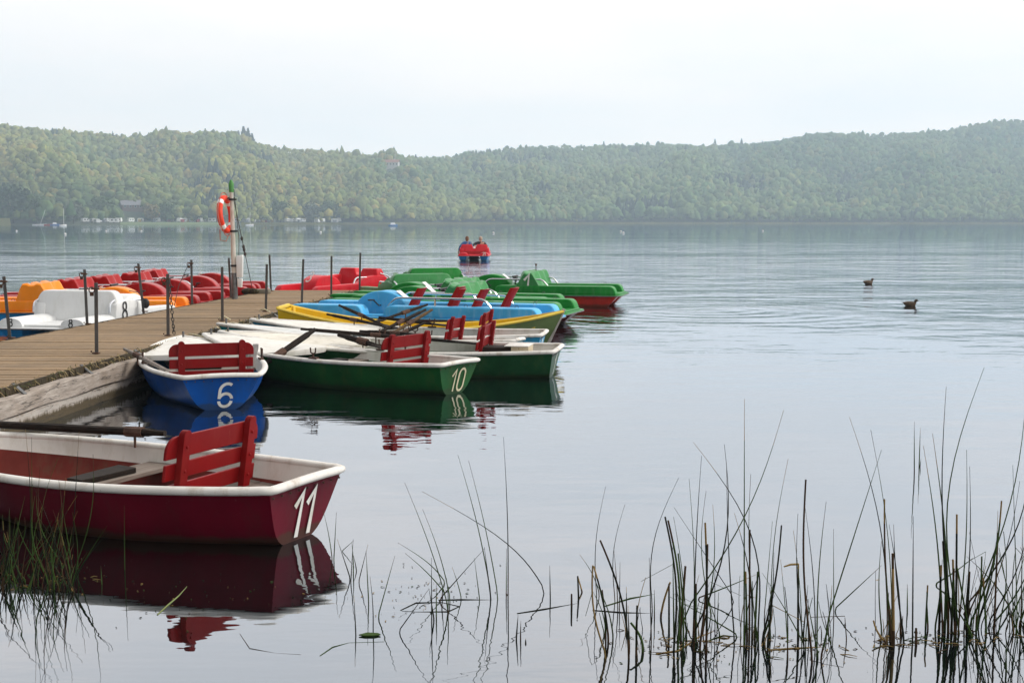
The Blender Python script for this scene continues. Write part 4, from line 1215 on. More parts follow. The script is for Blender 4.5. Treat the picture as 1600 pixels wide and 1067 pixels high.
def pedal_wall(stern, rz, label, top, pont, text=None, num_mat=None, L=3.5, half=.72, notch=False, hump=True, hump_text=None, group='pedal boats moored around the pier', stern_text=None, wall_text=None, rail=True, wall_top=.79, corner_text=None):
    """two-seat pedal boat with one wide seat back across the stern half"""
    root = thing('pedal_boat', (stern.x, stern.y, 0), rz, label, 'pedal boat', group)
    pontoons(root, L, half, pont, .40)
    mb = MB()
    mb.prism(outline(L, half, .14, .26, .05), lambda x, y: (x, y, .242), lambda x, y: (x, y, .272))
    mb.prism([(max(.09, x), y) for x, y in outline(L, half - .08, .12, .22, 0)], lambda x, y: (x, y, .2725), lambda x, y: (x, y, .31))
    dk = mb.build('deck', top, root, smooth=35, bevel=.010)
    for s in (-1, 1):
        # stern fender: a half-round nose in the end view
        mb = MB()
        cy = s * (half - .21)
        prof = [(cy - .22, .270)] + [(cy - .21 * math.cos(R(a)), .27 + .145 * math.sin(R(a)) ** .7) for a in range(10, 171, 16)] + [(cy + .22, .270)]
        mb.prism(prof, lambda y, z: (.035, y, z), lambda y, z: (1.05, y, z))
        so = mb.build('stern_fender', top, dk, smooth=40, bevel=.02, seg=2)
        if stern_text:
            number(stern_text, 'number', (.033, cy - s * .02, .345), (0, -1, 0), (0, 0, 1), .125, num_mat or M['num_white'], so, .14, .05)
        # side wall
        mb = MB()
        pts = round_poly([(1.0, .272, 0), (L - .12, .272, 0), (L - .22, .44, .14), (2.0, .47, .05), (1.75, .60, .10), (1.42, .64, .06), (1.06, .60, .08)], .05, 5)
        side_prism(mb, pts, s * (half - .20), s * (half - .005))
        mb.build('side_wall', top, dk, smooth=40, bevel=.025, seg=2)
    MB().tube([(x, y, .246) for x, y in outline(L, half, .14, .26, .052)], .011, 6, closed=True).build('rub_strip', M['steel'], dk)
    # seat back
    mb = MB()
    w = half - .015
    if notch:
        prof = [(-w, .30), (w, .30), (w - .03, .60), (w - .10, wall_top), (.13, wall_top), (.10, wall_top - .08), (.05, wall_top - .17), (-.05, wall_top - .17), (-.10, wall_top - .08), (-.13, wall_top), (-(w - .10), wall_top), (-(w - .03), .60)]
    else:
        prof = round_poly([(-w, .30, 0), (w, .30, 0), (w - .02, .66, .05), (w - .10, wall_top, .10), (-(w - .10), wall_top, .10), (-(w - .02), .66, .05)], .05, 4)
    mb.prism(prof, lambda y, z: (1.02 + .22 * (z - .3), y, z), lambda y, z: (1.42 - .20 * (z - .3), y, z))
    wl = mb.build('seat_back', top, root, smooth=40, bevel=.03, seg=3)
    if notch:
        # recessed lower panel and the white cap in the notch
        MB().prism(round_poly([(-w + .08, .33), (w - .08, .33), (w - .12, .46), (-w + .12, .46)], .04, 3), lambda y, z: (1.00 + .22 * (z - .3), y, z), lambda y, z: (1.04, y, z)).build('panel', M['ped_red'], wl, bevel=.008)
        MB().ellipsoid((1.16, 0, wall_top - .17), (.10, .085, .05), 10, 6).build('cap', M['sticker'], root)
    if wall_text:
        for s in (-1,):
            number(wall_text, 'number', (1.30, s * (half + .002), .46), (-s, 0, 0), (0, 0, 1), .30, num_mat or M['num_white'], root, .11, .0)
    if corner_text:
        number(corner_text, 'number', (.03, -half + .19, .35), (0, -1, 0), (0, 0, 1), .155, M['num_white'], wl, .2, .05, .06)
    # seat pan
    MB().prism(round_poly([(1.40, -w + .2), (1.95, -w + .2), (1.95, w - .2), (1.40, w - .2)], .06), lambda x, y: (x, y, .312), lambda x, y: (x, y, .40)).build('seat', top, root, bevel=.02)
    if hump:
        hx = 2.55; r = .44
        pts = [(hx - r * 1.05, .30)] + [(hx - r * math.cos(R(a)), .30 + .36 * math.sin(R(a)) ** .85) for a in range(8, 173, 9)] + [(hx + r * 1.05, .30)]
        mb = MB(); side_prism(mb, pts[::-1], -.26, .26)
        hp = mb.build('paddle_housing', top, root, smooth=40, bevel=.035, seg=3)
        if hump_text:
            up = Vector((-.62, 0, .78)).normalized()
            number(hump_text, 'number', (hx + .30, 0, .615), (0, 1, 0), up, .28, M['num_white'], hp, .12, .1, proud=.03)
    # paddle wheel in the tunnel
    mb = MB()
    mb.tube([(.9, -.30, .12), (.9, .30, .12)], .03, 8)
    for k in range(6):
        a = R(60 * k + 15)
        c = Vector((.9 + .15 * math.cos(a), 0, .10 + .10 * math.sin(a)))
        mb.box(c, (.20, .46, .015), Matrix.Rotation(-a, 3, 'Y'))
    mb.build('paddle_wheel', M['black_plastic'], root)
    if rail:
        for s in (-1, 1):
            y = s * (half - .07)
            chrome_rail(rounded([(.93, y, .44), (.95, y, .60), (1.25, y, .68)], .10), root, .017)
            chrome_rail(rounded([(1.70, y, .60), (2.05, y, .60), (2.12, y, .46)], .08), root, .017)
    return root

def placed(fn, stern_c, bow_dir, *a, **k):
    return fn(stern_c, math.atan2(bow_dir[1], bow_dir[0]), *a, **k)

# right-hand side -------------------------------------------------------------
def long_at(px, Y, dirn, *a, **k):
    """stern centre at distance Y seen at column px"""
    x = (px - 800) / FPX * Y
    d = Vector((dirn[0], dirn[1], 0)).normalized()
    return pedal_long(Vector((x, Y, 0)), math.atan2(d.y, d.x), *a, **k)
AX = (-.955, .295)
long_at(866, 21.75, AX, 'sky blue pedal boat with five red shell seats behind the yellow skiff', M['ped_blue'], M['pont_dark_red'],
        seat=[(2.42, .30), (1.93, -.34), (1.68, .34), (1.26, .34), (.93, -.30)], rail_span=(1.05, 2.65))
long_at(896, 23.35, AX, 'green pedal boat with dark red hull right behind the blue one', M['ped_green'], M['pont_dark_red'], seat_mat=M['ped_green_pale'])
long_at(876, 24.95, AX, 'green pedal boat squeezed between its twin and the boat marked 1', M['ped_green'], M['pont_dark_red'], seat_mat=M['ped_green_pale'])
long_at(974, 29.1, (-.97, .22), 'outermost green pedal boat with bright red hull and white 1 on its seat block', M['ped_green'], M['pont_red'], text='1', flag=True, L=4.0, hump_x=3.05, seat_mat=M['ped_green_pale'])

def wall_at(x, y, dirn, *a, **k):
    """seat back at (x, y): the stern lies 1.2 m behind it"""
    d = Vector((dirn[0], dirn[1], 0)).normalized()
    p = Vector((x, y, 0)) - d * 1.2
    return pedal_wall(p, math.atan2(d.y, d.x), *a, **k)
wall_at(-1.95, 27.5, (-.42, .9), 'green pedal boat showing its broad smooth seat back, nearer of two', M['ped_green_pale'], M['pont_red'], stern_text='5', hump_text='5')
wall_at(-1.86, 30.9, (-.42, .9), 'green pedal boat with broad seat back, farther of two beyond the pier end', M['ped_green'], M['pont_red'], stern_text='4', hump_text='4')
wall_at(-3.62, 30.9, (-.62, -.78), 'bright red pedal boat with white 3 on its hump at the pier end', M['ped_red_bright'], M['pont_blue'], notch=True, hump_text='3')
wall_at(-1.85, 63.0, (.02, 1), 'red pedal boat numbered 21 with blue floats carrying two people out on the lake', M['ped_red_bright'], M['pont_blue'], notch=True, group='pedal boats out on the water', rail=False, corner_text='21')
# left-hand side --------------------------------------------------------------
wall_at(-7.05, 20.85, (.20, 1), 'white pedal boat with black 8 beside the pier', M['ped_white'], M['pont_blue'], num_mat=M['num_black'], L=3.35, stern_text='8', wall_text='8', half=.74)
LONG = dict(L=4.4, hump_x=3.1)
def left_boat(bow_x, y, label, top, pont, **k):
    a = R(k.pop('yaw', 2))
    d = Vector((math.cos(a), math.sin(a), 0))
    p = Vector((bow_x, y, 0)) - d * 4.4
    return pedal_long(p, a, label, top, pont, L=4.4, hump_x=3.1, seat_x=1.78, **k)
left_boat(-6.15, 24.05, 'orange pedal boat behind the white one', M['ped_orange'], M['pont_blue'])
left_boat(-6.10, 25.7, 'red pedal boat moored next to the orange one', M['ped_red'], M['pont_blue'], yaw=1)
left_boat(-5.98, 27.3, 'second red pedal boat from the orange one', M['ped_red'], M['pont_blue'], yaw=4)
left_boat(-5.80, 28.9, 'third red pedal boat from the orange one, nosing toward the lifebuoy pole', M['ped_red'], M['pont_blue'], yaw=3)
left_boat(-5.85, 30.5, 'farthest red pedal boat on the left of the pier', M['ped_red'], M['pont_blue'], yaw=3)
# ------------------------------------------------------------------ the pier
DZ = .40
PR0, PR1 = Vector((-5.10, 4.6, 0)), Vector((-3.44, 28.1, 0))       # right edge
PL0, PL1 = Vector((-7.47, 4.6, 0)), Vector((-5.34, 28.1, 0))       # left edge
def pr(y): return PR0.x + (PR1.x - PR0.x) * (y - 4.6) / 23.5
def pl_(y): return PL0.x + (PL1.x - PL0.x) * (y - 4.6) / 23.5
pier = thing('pier', (0, 0, 0), 0, 'weathered plank pier running out into the lake between the boats', 'pier')
mb = MB(); y = 4.6; rs = random.Random(4)
while y < 28.05:
    j0 = rs.uniform(-.015, .015); j1 = rs.uniform(-.015, .015); dz = rs.uniform(-.0035, .0035)
    a, b = y + .0008, y + .0875
    mb.prism([(pl_(a) + j0, a), (pr(a) + j1, a), (pr(b) + j1, b), (pl_(b) + j0, b)], lambda p, q: (p, q, DZ - .04 + dz), lambda p, q: (p, q, DZ + dz))
    y += .088
mb.build('deck', M['deck'], pier, smooth=0, bevel=.002, seg=1)
for nm, f, s in (('joist', pr, -1), ('joist', pl_, 1)):
    MB().beam((f(4.6) + s * .16, 4.6, DZ - .13), (f(28.05) + s * .16, 28.05, DZ - .13), .10, .16).build(nm, M['pile'], pier, smooth=0)
# ragged matting hanging along the edges
def fringe(f, s, y0, y1, name):
    mb = MB(); y = y0; rs = random.Random(8)
    while y < y1:
        w = rs.uniform(.03, .11); d = rs.uniform(.08, .17)
        x = f(y) + s * .012; x2 = f(y + w) + s * .012
        mb.prism([(x, y), (x2, y + w), (x2 + s * .02, y + w), (x + s * .02, y)], lambda p, q: (p, q, DZ + .006), lambda p, q: (p + s * rs.uniform(0, .03), q, DZ - d))
        y += w * rs.uniform(.8, 1.1)
    return mb.build(name, M['fringe'], pier, smooth=0)
fringe(pr, 1, 4.6, 28.1, 'edge_matting')
fringe(pl_, -1, 15, 28.1, 'edge_matting')
mb = MB(); rs = random.Random(9)       # straw and moss tufts on the edge
mb2 = MB()
for _ in range(1500):
    y = rs.uniform(9, 28); x = pr(y) + rs.uniform(-.05, .035)
    L = rs.uniform(.03, .12); dx, dy = rs.uniform(-.3, 1.0) * L, rs.uniform(-.6, .6) * L
    z = DZ + rs.uniform(-.05, .012)
    (mb if rs.random() < .6 else mb2).tube([(x, y, z), (x + dx * .5, y + dy * .5, z + rs.uniform(-.02, .03)), (x + dx, y + dy, z - rs.uniform(0, .06))], [.004, .004, .002], 3, cap=False)
mb.mi = 1; mb.v and None
o = mb.build('edge_straw', plain('dry_straw', (.33, .25, .12), .9), pier, smooth=0)
mb2.build('edge_moss', plain('edge_moss', (.06, .07, .02), .9), pier, smooth=0)
# heavy side beam: two boards, sagging a little
def side_beam(y0, y1, name):
    for z0, z1, out in ((DZ - .065 - .165, DZ - .065, .105), (DZ - .065 - .345, DZ - .065 - .172, .085)):
        n = 40; mb = MB(); rows = []; rs = random.Random(int(z0 * 1000))
        wob = [0, 0]
        for k in range(n + 1):
            y = lerp(y0, y1, k / n); x = pr(y) + .05
            w1 = .010 * math.sin(k * .9) + .006 * math.sin(k * 2.3); w0 = .008 * math.sin(k * 1.1 + 2)
            rows.append([Vector((x, y, z0 + w0)), Vector((x + out, y, z0 + w0)), Vector((x + out, y, z1 + w1)), Vector((x, y, z1 + w1 + .006))])
        mb.grid(rows, close_u=True); mb.add(rows[0], [(0, 1, 2, 3)]); mb.add(rows[-1], [(0, 1, 2, 3)])
        mb.build(name, M['beam'], pier, smooth=30, bevel=.006, seg=1)
side_beam(5.0, 14.95, 'side_beam')
side_beam(15.6, 27.8, 'side_beam')
for y in np.arange(6, 28, 2.6):
    for f, s in ((pr, -1), (pl_, 1)):
        MB().tube([(f(y) + s * .22, y, -.4), (f(y) + s * .22, y, DZ - .045)], .10, 10).build('pile', M['pile'], pier)
for y in np.arange(10.2, 27, 1.55):      # iron straps along the edge
    x = pr(y)
    MB().beam((x - .02, y, DZ + .012), (x + .13, y - .10, DZ - .075), .035, .012).build('edge_strap', M['steel'], pier)

# ------------------------------------------------------------------ mooring posts
def mooring_post(base, top, label, ring=True, ringdir=-1):
    b = W(*base, DZ); t = P(top[0], top[1], b.y)
    root = thing('mooring_post', b, 0, label, 'post', 'steel mooring posts along the pier')
    v = t - b
    w = .026
    mb = MB()
    for (cx, cy, sx, sy) in ((0, 0, .040, .010), (0, .022, .010, .034)):     # T-section bar
        pts = [(cx - sx / 2, cy - sy / 2), (cx + sx / 2, cy - sy / 2), (cx + sx / 2, cy + sy / 2), (cx - sx / 2, cy + sy / 2)]
        mb.prism(pts, lambda p, q: (p, q, -.35), lambda p, q: (p + v.x, q + v.y, v.z))
    mb.build('bar', M['post_steel'], root, smooth=0)
    MB().box((0, .01, .012), (.075, .07, .014)).tube([(-.045, -.02, .02), (-.045, -.02, .04)], .01, 6).build('foot_plate', M['rust'], root, bevel=.003, seg=1)
    if ring:
        c = v * .90 + Vector((ringdir * .045, -.012, 0))
        mb = MB().tube([c + Vector((.032 * math.cos(R(a)), 0, .034 * math.sin(R(a)))) for a in range(0, 360, 40)], .007, 6, closed=True)
        mb.tube([v * .92 + Vector((-.05, -.01, 0)), v * .92 + Vector((.04, -.01, 0))], .012, 6)
        mb.box(c + Vector((0, 0, -.045)), (.04, .02, .045))
        mb.build('shackle', M['rust'], root)
    return root, b, t
POSTS = [((150, 553), (150, 442), 'nearest steel post on the right edge of the pier', 1), ((262, 525), (262, 428), 'steel post with a chain beside the bow of the blue boat', 1), ((347, 502), (347, 417), 'steel post on the right edge above the white bows', 0),
         ((414, 487), (417, 413), 'steel post at the bow of the yellow skiff', 0), ((470, 474), (474, 405), 'steel post at the bow of the blue pedal boat', 0), ((517, 462), (518, 400), 'steel post at the bows of the green pedal boats', 0), ((561, 455), (563, 395), 'last steel post at the far right corner of the pier', 0),
         ((18, 529), (6, 432), 'leaning steel post at the left photo edge before the white pedal boat', 1), ((137, 507), (132, 421), 'steel post in front of the white seat back', 1), ((227, 488), (216, 412), 'leaning steel post with a black rubber bumper at its foot', 1), ((300, 476), (299, 406), 'steel post with wires in front of the red pedal boats', 1),
         ((362, 465.5), (357.5, 403), 'steel post close against the lifebuoy pole', 0), ((424, 455), (421, 398), 'steel post at the far left corner of the pier', 0)]
PP = {}
for base, top, lb, rg in POSTS:
    PP[base[0]] = mooring_post(base, top, lb, bool(rg))
# rubber bumper on one of them
b = PP[227][1]
MB().ellipsoid((.02, -.03, .15), (.065, .045, .085), 10, 7).tube([(.0, -.05, .22), (-.10, -.05, .34), (-.25, -.05, .36)], .008, 6).build('bumper', M['black_plastic'], PP[227][0])
def chain(a, b, sag, label, link=.035, name='mooring_chain', r=.006, cat='chain', mat=None):
    a = Vector(a); b = Vector(b)
    o = MB(); L = (b - a).length; n = max(6, int(L / link))
    pts = [a.lerp(b, k / n) - Vector((0, 0, sag * 4 * (k / n) * (1 - k / n))) for k in range(n + 1)]
    if link > .5: o.tube(pts, r, 5)
    else:
        for k in range(n):
            d = (pts[k + 1] - pts[k]); c = (pts[k] + pts[k + 1]) / 2; d.normalize()
            s = Vector((1, 0, 0)) if k % 2 else Vector((0, 1, 0)).cross(d).normalized() * 0 + d.cross(Vector((1, 0, 0))).normalized()
            o.tube([c + d * (link * .68 * math.cos(R(q))) + s * (link * .36 * math.sin(R(q))) for q in range(0, 360, 60)], r, 4, closed=True)
    return tag(o.build(name, mat or M['chain'], smooth=60), label, cat)
t = PP[262][2]; e = P(272, 523, PP[262][1].y + .1)
chain(t + Vector((.03, -.03, -.06)), Vector((e.x, e.y, DZ + .02)), .05, 'iron chain hanging from the post beside the blue boat bow', .05)
t = PP[300][2]
tag(MB().tube([t + Vector((-.05, -.02, -.08)), t + Vector((-.16, -.3, -.45)), Vector((t.x - .20, t.y - .5, DZ + .01))], .006, 5).build('mooring_rope', M['chain']), 'thin dark rope slanting from the post before the red pedal boats', 'rope')
for k, (px, py, lb) in enumerate([(352, 500, 'short white mooring line from the pier edge to the dark green bow'), (415, 488, 'short white mooring line at the yellow skiff bow')]):
    a_ = W(px - 10, py - 1, DZ); 
    tag(MB().tube([a_ + Vector((0, 0, .02)), a_ + Vector((.09, -.04, .05)), a_ + Vector((.20, -.1, .0))], .011, 6).build('mooring_line', M['num_cream']), lb, 'rope')
tie = W(272, 531, .46)

# ------------------------------------------------------------------ lifebuoy pole
pb_ = W(367, 467, DZ); pt = P(361, 281, pb_.y)
pole = thing('lifebuoy_pole', pb_, 0, 'tall white pole with a green tip at the side of the pier', 'pole')
v = pt - pb_
MB().tube([(0, 0, -.3), (0, 0, 0), v * .90], [.056, .054, .036], 12).build('pole', paint('pole_white', (.60, .55, .48), .55, .18, (.35, .18, .12), .8), pole)
MB().tube([(0, 0, -.02), v * .22], [.060, .058], 12).build('pole_foot', M['steel'], pole)
MB().tube([v * .895, v * .965, v * .985, v * 1.0], [.046, .052, .034, .014], 10).build('tip', plain('tip_green', (.06, .25, .05), .5), pole)
for f in (.28, .57, .835):
    c = v * f
    MB().tube([c + Vector((0, 0, -.02)), c + Vector((0, 0, .02))], .062, 12).box(c + Vector((.06, 0, 0)), (.07, .04, .03)).build('clamp', M['black_plastic'], pole)
# white case strapped to the pole
case = thing('rope_case', pb_ + Vector((.115, -.02, 0)) + Vector((v.x * .3, 0, 0)), 0, 'narrow white case strapped to the lifebuoy pole', 'case')
MB().prism([(-.055, .42), (.06, .42), (.075, .80), (.075, .86), (-.05, .84)], lambda a, b: (a, -.05, b), lambda a, b: (a, .05, b)).build('body', M['ped_white'], case, bevel=.015)
MB().prism([(-.04, .24), (.04, .22), (.055, .40), (-.045, .40)], lambda a, b: (a, -.04, b), lambda a, b: (a, .04, b)).build('lower_box', M['ped_white'], case, bevel=.012)
# lifebuoy
lb_c = P(352.5, 335, pb_.y - .05)
lb = thing('lifebuoy', lb_c, 0, 'orange lifebuoy with white bands hanging on the pole', 'lifebuoy')
axis = Vector((.985, -.13, .08)).normalized(); u = Vector((0, 0, 1)) - axis * axis.z; u.normalize(); w = axis.cross(u)
RR, rr = .315, .058
def tor(a0, a1, r_, n=40):
    return [u * (RR * math.cos(R(a0 + (a1 - a0) * k / n))) + w * (RR * math.sin(R(a0 + (a1 - a0) * k / n))) for k in range(n + 1)]
MB().tube(tor(0, 360, rr)[:-1], rr, 12, closed=True).build('ring', paint('buoy_orange', (.78, .055, .022), .45, .15, (.8, .25, .2), .4), lb, smooth=80)
for a in (45, 135, 225, 315):
    MB().tube(tor(a - 8, a + 8, rr, 6), rr * 1.04, 12).build('band', M['sticker'], lb, smooth=60)
pts = []
for k in range(64):
    a = 360 * k / 64; s = abs(math.sin(R(a * 2 + 0)))
    rad = RR + rr * .9 + .05 * s
    pts.append(u * (rad * math.cos(R(a + 45))) + w * (rad * math.sin(R(a + 45))))
MB().tube(pts, .010, 6, closed=True).build('grab_line', plain('grab_line', (.45, .16, .12), .8), lb)
MB().tube([Vector((-.12, 0, -.3)), Vector((-.11, 0, -.50)), Vector((.0, 0, -.52)), Vector((.05, .04, -.38))], .011, 6).build('loose_end', plain('loose_line', (.45, .2, .15), .8), lb)
MB().tube([Vector((-.02, 0, RR - .03)), Vector((.08, .05, RR + .01)), Vector((.16, .07, RR + .0))], .014, 6).build('hook', M['black_plastic'], lb)
# guy wire and its anchor block
g0 = pb_ + v * .93; g1 = W(395, 455, DZ + .05)
gw = thing('guy_wire', g0, 0, 'thin knotted guy wire slanting from the pole tip to the pier end', 'wire')
dv = g1 - g0
MB().tube([(0, 0, 0), dv], .007, 5).build('wire', M['chain'], gw)
mb = MB()
for f in (.47, .55, .58, .62): mb.ellipsoid(dv * f, (.03, .03, .045), 8, 5)
mb.build('tensioner', M['chain'], gw)
MB().tube([(.05, 0, -.02), (.13, 0, -1.0), (.10, 0, -1.75)], .006, 5).build('halyard', M['chain'], gw)
ab = thing('anchor_block', W(397, 459, DZ), 0, 'low mossy concrete block holding the guy wire', 'block')
MB().box((.10, .1, .045), (.42, .3, .09)).build('block', plain('block_stone', (.17, .15, .11), .9), ab, bevel=.012)
MB().ellipsoid((-.12, -.05, .05), (.14, .11, .075), 9, 6).ellipsoid((.02, -.1, .05), (.10, .08, .07), 9, 6).build('moss_clump', M['fringe'], ab, smooth=0)
# overhead power line far left
tag(MB().tube(cab, .05, 5).build('power_line', M['chain']), 'thin dark overhead line across the left hill', 'cable')

# short mooring lines from the white bows to the pier
for a_, lb in ((W(320, 523, .46), 'sagging pale line tying the bow of the green 10 boat to the pier'), (W(344, 519, .47), 'sagging pale line tying the dark green boat to the pier'),
               (W(340, 507, .48), 'sagging pale line tying the turquoise boat to the pier'), (W(393, 500, .48), 'sagging pale line tying the sky blue boat to the pier')):
    e_ = Vector((pr(a_.y + .35) - .03, a_.y + .35, DZ + .015)); a2 = a_ + Vector((.10, -.02, .03))
    tag(MB().tube([a2, a2.lerp(e_, .35) - Vector((0, 0, .06)), a2.lerp(e_, .7) - Vector((0, 0, .05)), e_, e_ + Vector((-.05, .03, 0))], .009, 6).build('mooring_line', M['num_cream']), lb, 'rope')
# nail heads in the boards
mb = MB(); rs = random.Random(17)
y = 4.644
while y < 28:
    for f, s in ((pr, -.16), (pl_, .16), (lambda q: (pr(q) + pl_(q)) / 2, 0)):
        x = f(y) + s + rs.uniform(-.02, .02)
        mb.add([(x + .006, y, DZ + .004), (x, y + .006, DZ + .004), (x - .006, y, DZ + .004), (x, y - .006, DZ + .004)], [(0, 1, 2, 3)])
    y += .088
o = mb.build('nail_heads', M['rust'], pier, smooth=0); o['kind'] = 'stuff'
# ------------------------------------------------------------------ people in the pedal boat
def skin_mesh(name, nodes, edges, mats, parent, sub=2):
    """nodes: {key: (pos, radius)}; a body grown with the Skin modifier and frozen to a mesh"""
    keys = list(nodes); me = bpy.data.meshes.new(name)
    me.from_pydata([nodes[k][0] for k in keys], [(keys.index(a), keys.index(b)) for a, b in edges], [])
    o = bpy.data.objects.new(name, me); COL.objects.link(o)
    md = o.modifiers.new('skin', 'SKIN'); md.use_smooth_shade = True
    sv = me.skin_vertices[0].data if me.skin_vertices else None
    if sv is None:
        bpy.context.view_layer.objects.active = o
        sv = me.skin_vertices.new().data if hasattr(me.skin_vertices, 'new') else me.skin_vertices[0].data
    for i, k in enumerate(keys):
        r = nodes[k][1]
        sv[i].radius = (r, r) if not hasattr(r, '__len__') else r
        sv[i].use_root = (i == 0)
    if sub:
        s = o.modifiers.new('sub', 'SUBSURF'); s.levels = sub; s.render_levels = sub
    dg = bpy.context.evaluated_depsgraph_get()
    new = bpy.data.meshes.new_from_object(o.evaluated_get(dg))
    o.modifiers.clear(); o.data = new
    for p in new.polygons: p.use_smooth = True
    new.materials.clear()
    for m in (mats if isinstance(mats, list) else [mats]): new.materials.append(m)
    o.parent = parent
    return o
SKIN = plain('skin', (.50, .28, .19), .55)
def person(loc, label, jacket, hair, trousers, seed, arm_l, arm_r, hair_len=.0, head_turn=0):
    root = thing('person', loc, R(0), label, 'person', None)
    # seated, facing +Y, hips at z = .08 above the seat
    nd = {'pelvis': ((0, 0, .10), (.145, .11)), 'waist': ((0, .0, .24), (.135, .10)), 'chest': ((0, -.02, .40), (.165, .11)), 'neckb': ((0, -.01, .53), (.075, .07)), 'neck': ((0, .01, .585), .052), 'skull': ((0, .02, .66), (.072, .088)), 'crown': ((0, .015, .745), (.066, .08))}
    ed = [('pelvis', 'waist'), ('waist', 'chest'), ('chest', 'neckb'), ('neckb', 'neck'), ('neck', 'skull'), ('skull', 'crown')]
    for s, arm in ((-1, arm_l), (1, arm_r)):
        n = 'l' if s < 0 else 'r'
        nd['sh' + n] = ((s * .185, -.01, .475), .06); nd['el' + n] = (arm[0], .043); nd['wr' + n] = (arm[1], .030)
        d = (Vector(arm[1]) - Vector(arm[0])).normalized()
        pl = Vector(arm[1]) + d * .05; nd['pa' + n] = (pl, (.040, .018))
        ed += [('chest', 'sh' + n), ('sh' + n, 'el' + n), ('el' + n, 'wr' + n), ('wr' + n, 'pa' + n)]
        side = d.cross(Vector((0, 0, 1))).normalized()
        for k, ln in enumerate((.075, .085, .08, .065)):
            q = pl + d * .035 + side * (.027 - .018 * k)
            nd['f%s%d' % (n, k)] = (q, .010); nd['g%s%d' % (n, k)] = (q + d * ln * .55 + Vector((0, 0, -.012)), .009); nd['h%s%d' % (n, k)] = (q + d * ln * .85 + Vector((0, 0, -.035)), .008)
            ed += [('pa' + n, 'f%s%d' % (n, k)), ('f%s%d' % (n, k), 'g%s%d' % (n, k)), ('g%s%d' % (n, k), 'h%s%d' % (n, k))]
        q = Vector(arm[1]) + d * .03 + side * .035 * s
        nd['t' + n] = (q, .011); nd['u' + n] = (q + d * .05 + side * .02 * s, .009); ed += [('wr' + n, 't' + n), ('t' + n, 'u' + n)]
        nd['hip' + n] = ((s * .09, .06, .09), .085); nd['kn' + n] = ((s * .12, .46, .20), .058); nd['an' + n] = ((s * .12, .74, .02), .042); nd['to' + n] = ((s * .12, .86, .08), .036)
        ed += [('pelvis', 'hip' + n), ('hip' + n, 'kn' + n), ('kn' + n, 'an' + n), ('an' + n, 'to' + n)]
    body = skin_mesh('body', nd, ed, SKIN, root)
    # face on the far side: nose, ears, eyes
    mb = MB().ellipsoid((0, .11, .675), (.013, .022, .022), 8, 6)
    for s in (-1, 1): mb.ellipsoid((s * .078, .015, .675), (.012, .022, .032), 8, 6)
    mb.build('nose_and_ears', SKIN, root)
    for s in (-1, 1): MB().ellipsoid((s * .03, .098, .70), (.012, .008, .008), 8, 6).build('eye', M['black_plastic'], root)
    MB().ellipsoid((0, .102, .632), (.026, .008, .007), 8, 6).build('mouth', plain('lips', (.35, .12, .10), .5), root)
    # clothes
    jk = {k: (nd[k][0], tuple(x + .022 for x in nd[k][1]) if hasattr(nd[k][1], '__len__') else nd[k][1] + .022) for k in nd if k in ('pelvis', 'waist', 'chest', 'shl', 'shr', 'ell', 'elr', 'wrl', 'wrr')}
    jk['col'] = ((0, -.005, .55), (.088, .085))
    skin_mesh('jacket', jk, [('pelvis', 'waist'), ('waist', 'chest'), ('chest', 'col'), ('chest', 'shl'), ('chest', 'shr'), ('shl', 'ell'), ('shr', 'elr'), ('ell', 'wrl'), ('elr', 'wrr')], jacket, root)
    tr = {k: (nd[k][0], nd[k][1] + .016 if not hasattr(nd[k][1], '__len__') else (.155, .12)) for k in ('pelvis', 'hipl', 'hipr', 'knl', 'knr', 'anl', 'anr')}
    skin_mesh('trousers', tr, [('pelvis', 'hipl'), ('pelvis', 'hipr'), ('hipl', 'knl'), ('hipr', 'knr'), ('knl', 'anl'), ('knr', 'anr')], trousers, root)
    for s in (-1, 1): MB().ellipsoid((s * .12, .83, .05), (.05, .13, .05), 10, 6).build('shoe', M['black_plastic'], root)
    mb = MB(); mb.ellipsoid((0, .0, .735), (.088, .104, .085), 14, 9); mb.ellipsoid((0, -.03, .69 - hair_len * .5), (.084, .075, .09 + hair_len), 14, 9)
    mb.build('hair', hair, root)
    return root
px_, py_ = -1.85, 63.0 + .45
person((px_ - .37, py_, .37), 'person with brown hair in a blue jacket, left seat of the pedal boat', plain('jacket_blue', (.03, .13, .34), .8), plain('brown_hair', (.16, .075, .03), .7), plain('trousers_grey', (.08, .09, .1), .9), 1,
       ((-.34, -.06, .30), (-.40, .02, .10)), ((.25, .15, .26), (.12, .38, .25)), .03)
person((px_ + .30, py_, .37), 'person with fair hair in a black top, arm over the seat back', plain('top_black', (.018, .015, .02), .8), plain('fair_hair', (.42, .33, .24), .7), plain('trousers_dark', (.03, .03, .04), .9), 2,
       ((-.34, -.06, .41), (-.30, -.20, .34)), ((.32, .06, .30), (.18, .32, .24)), .0)

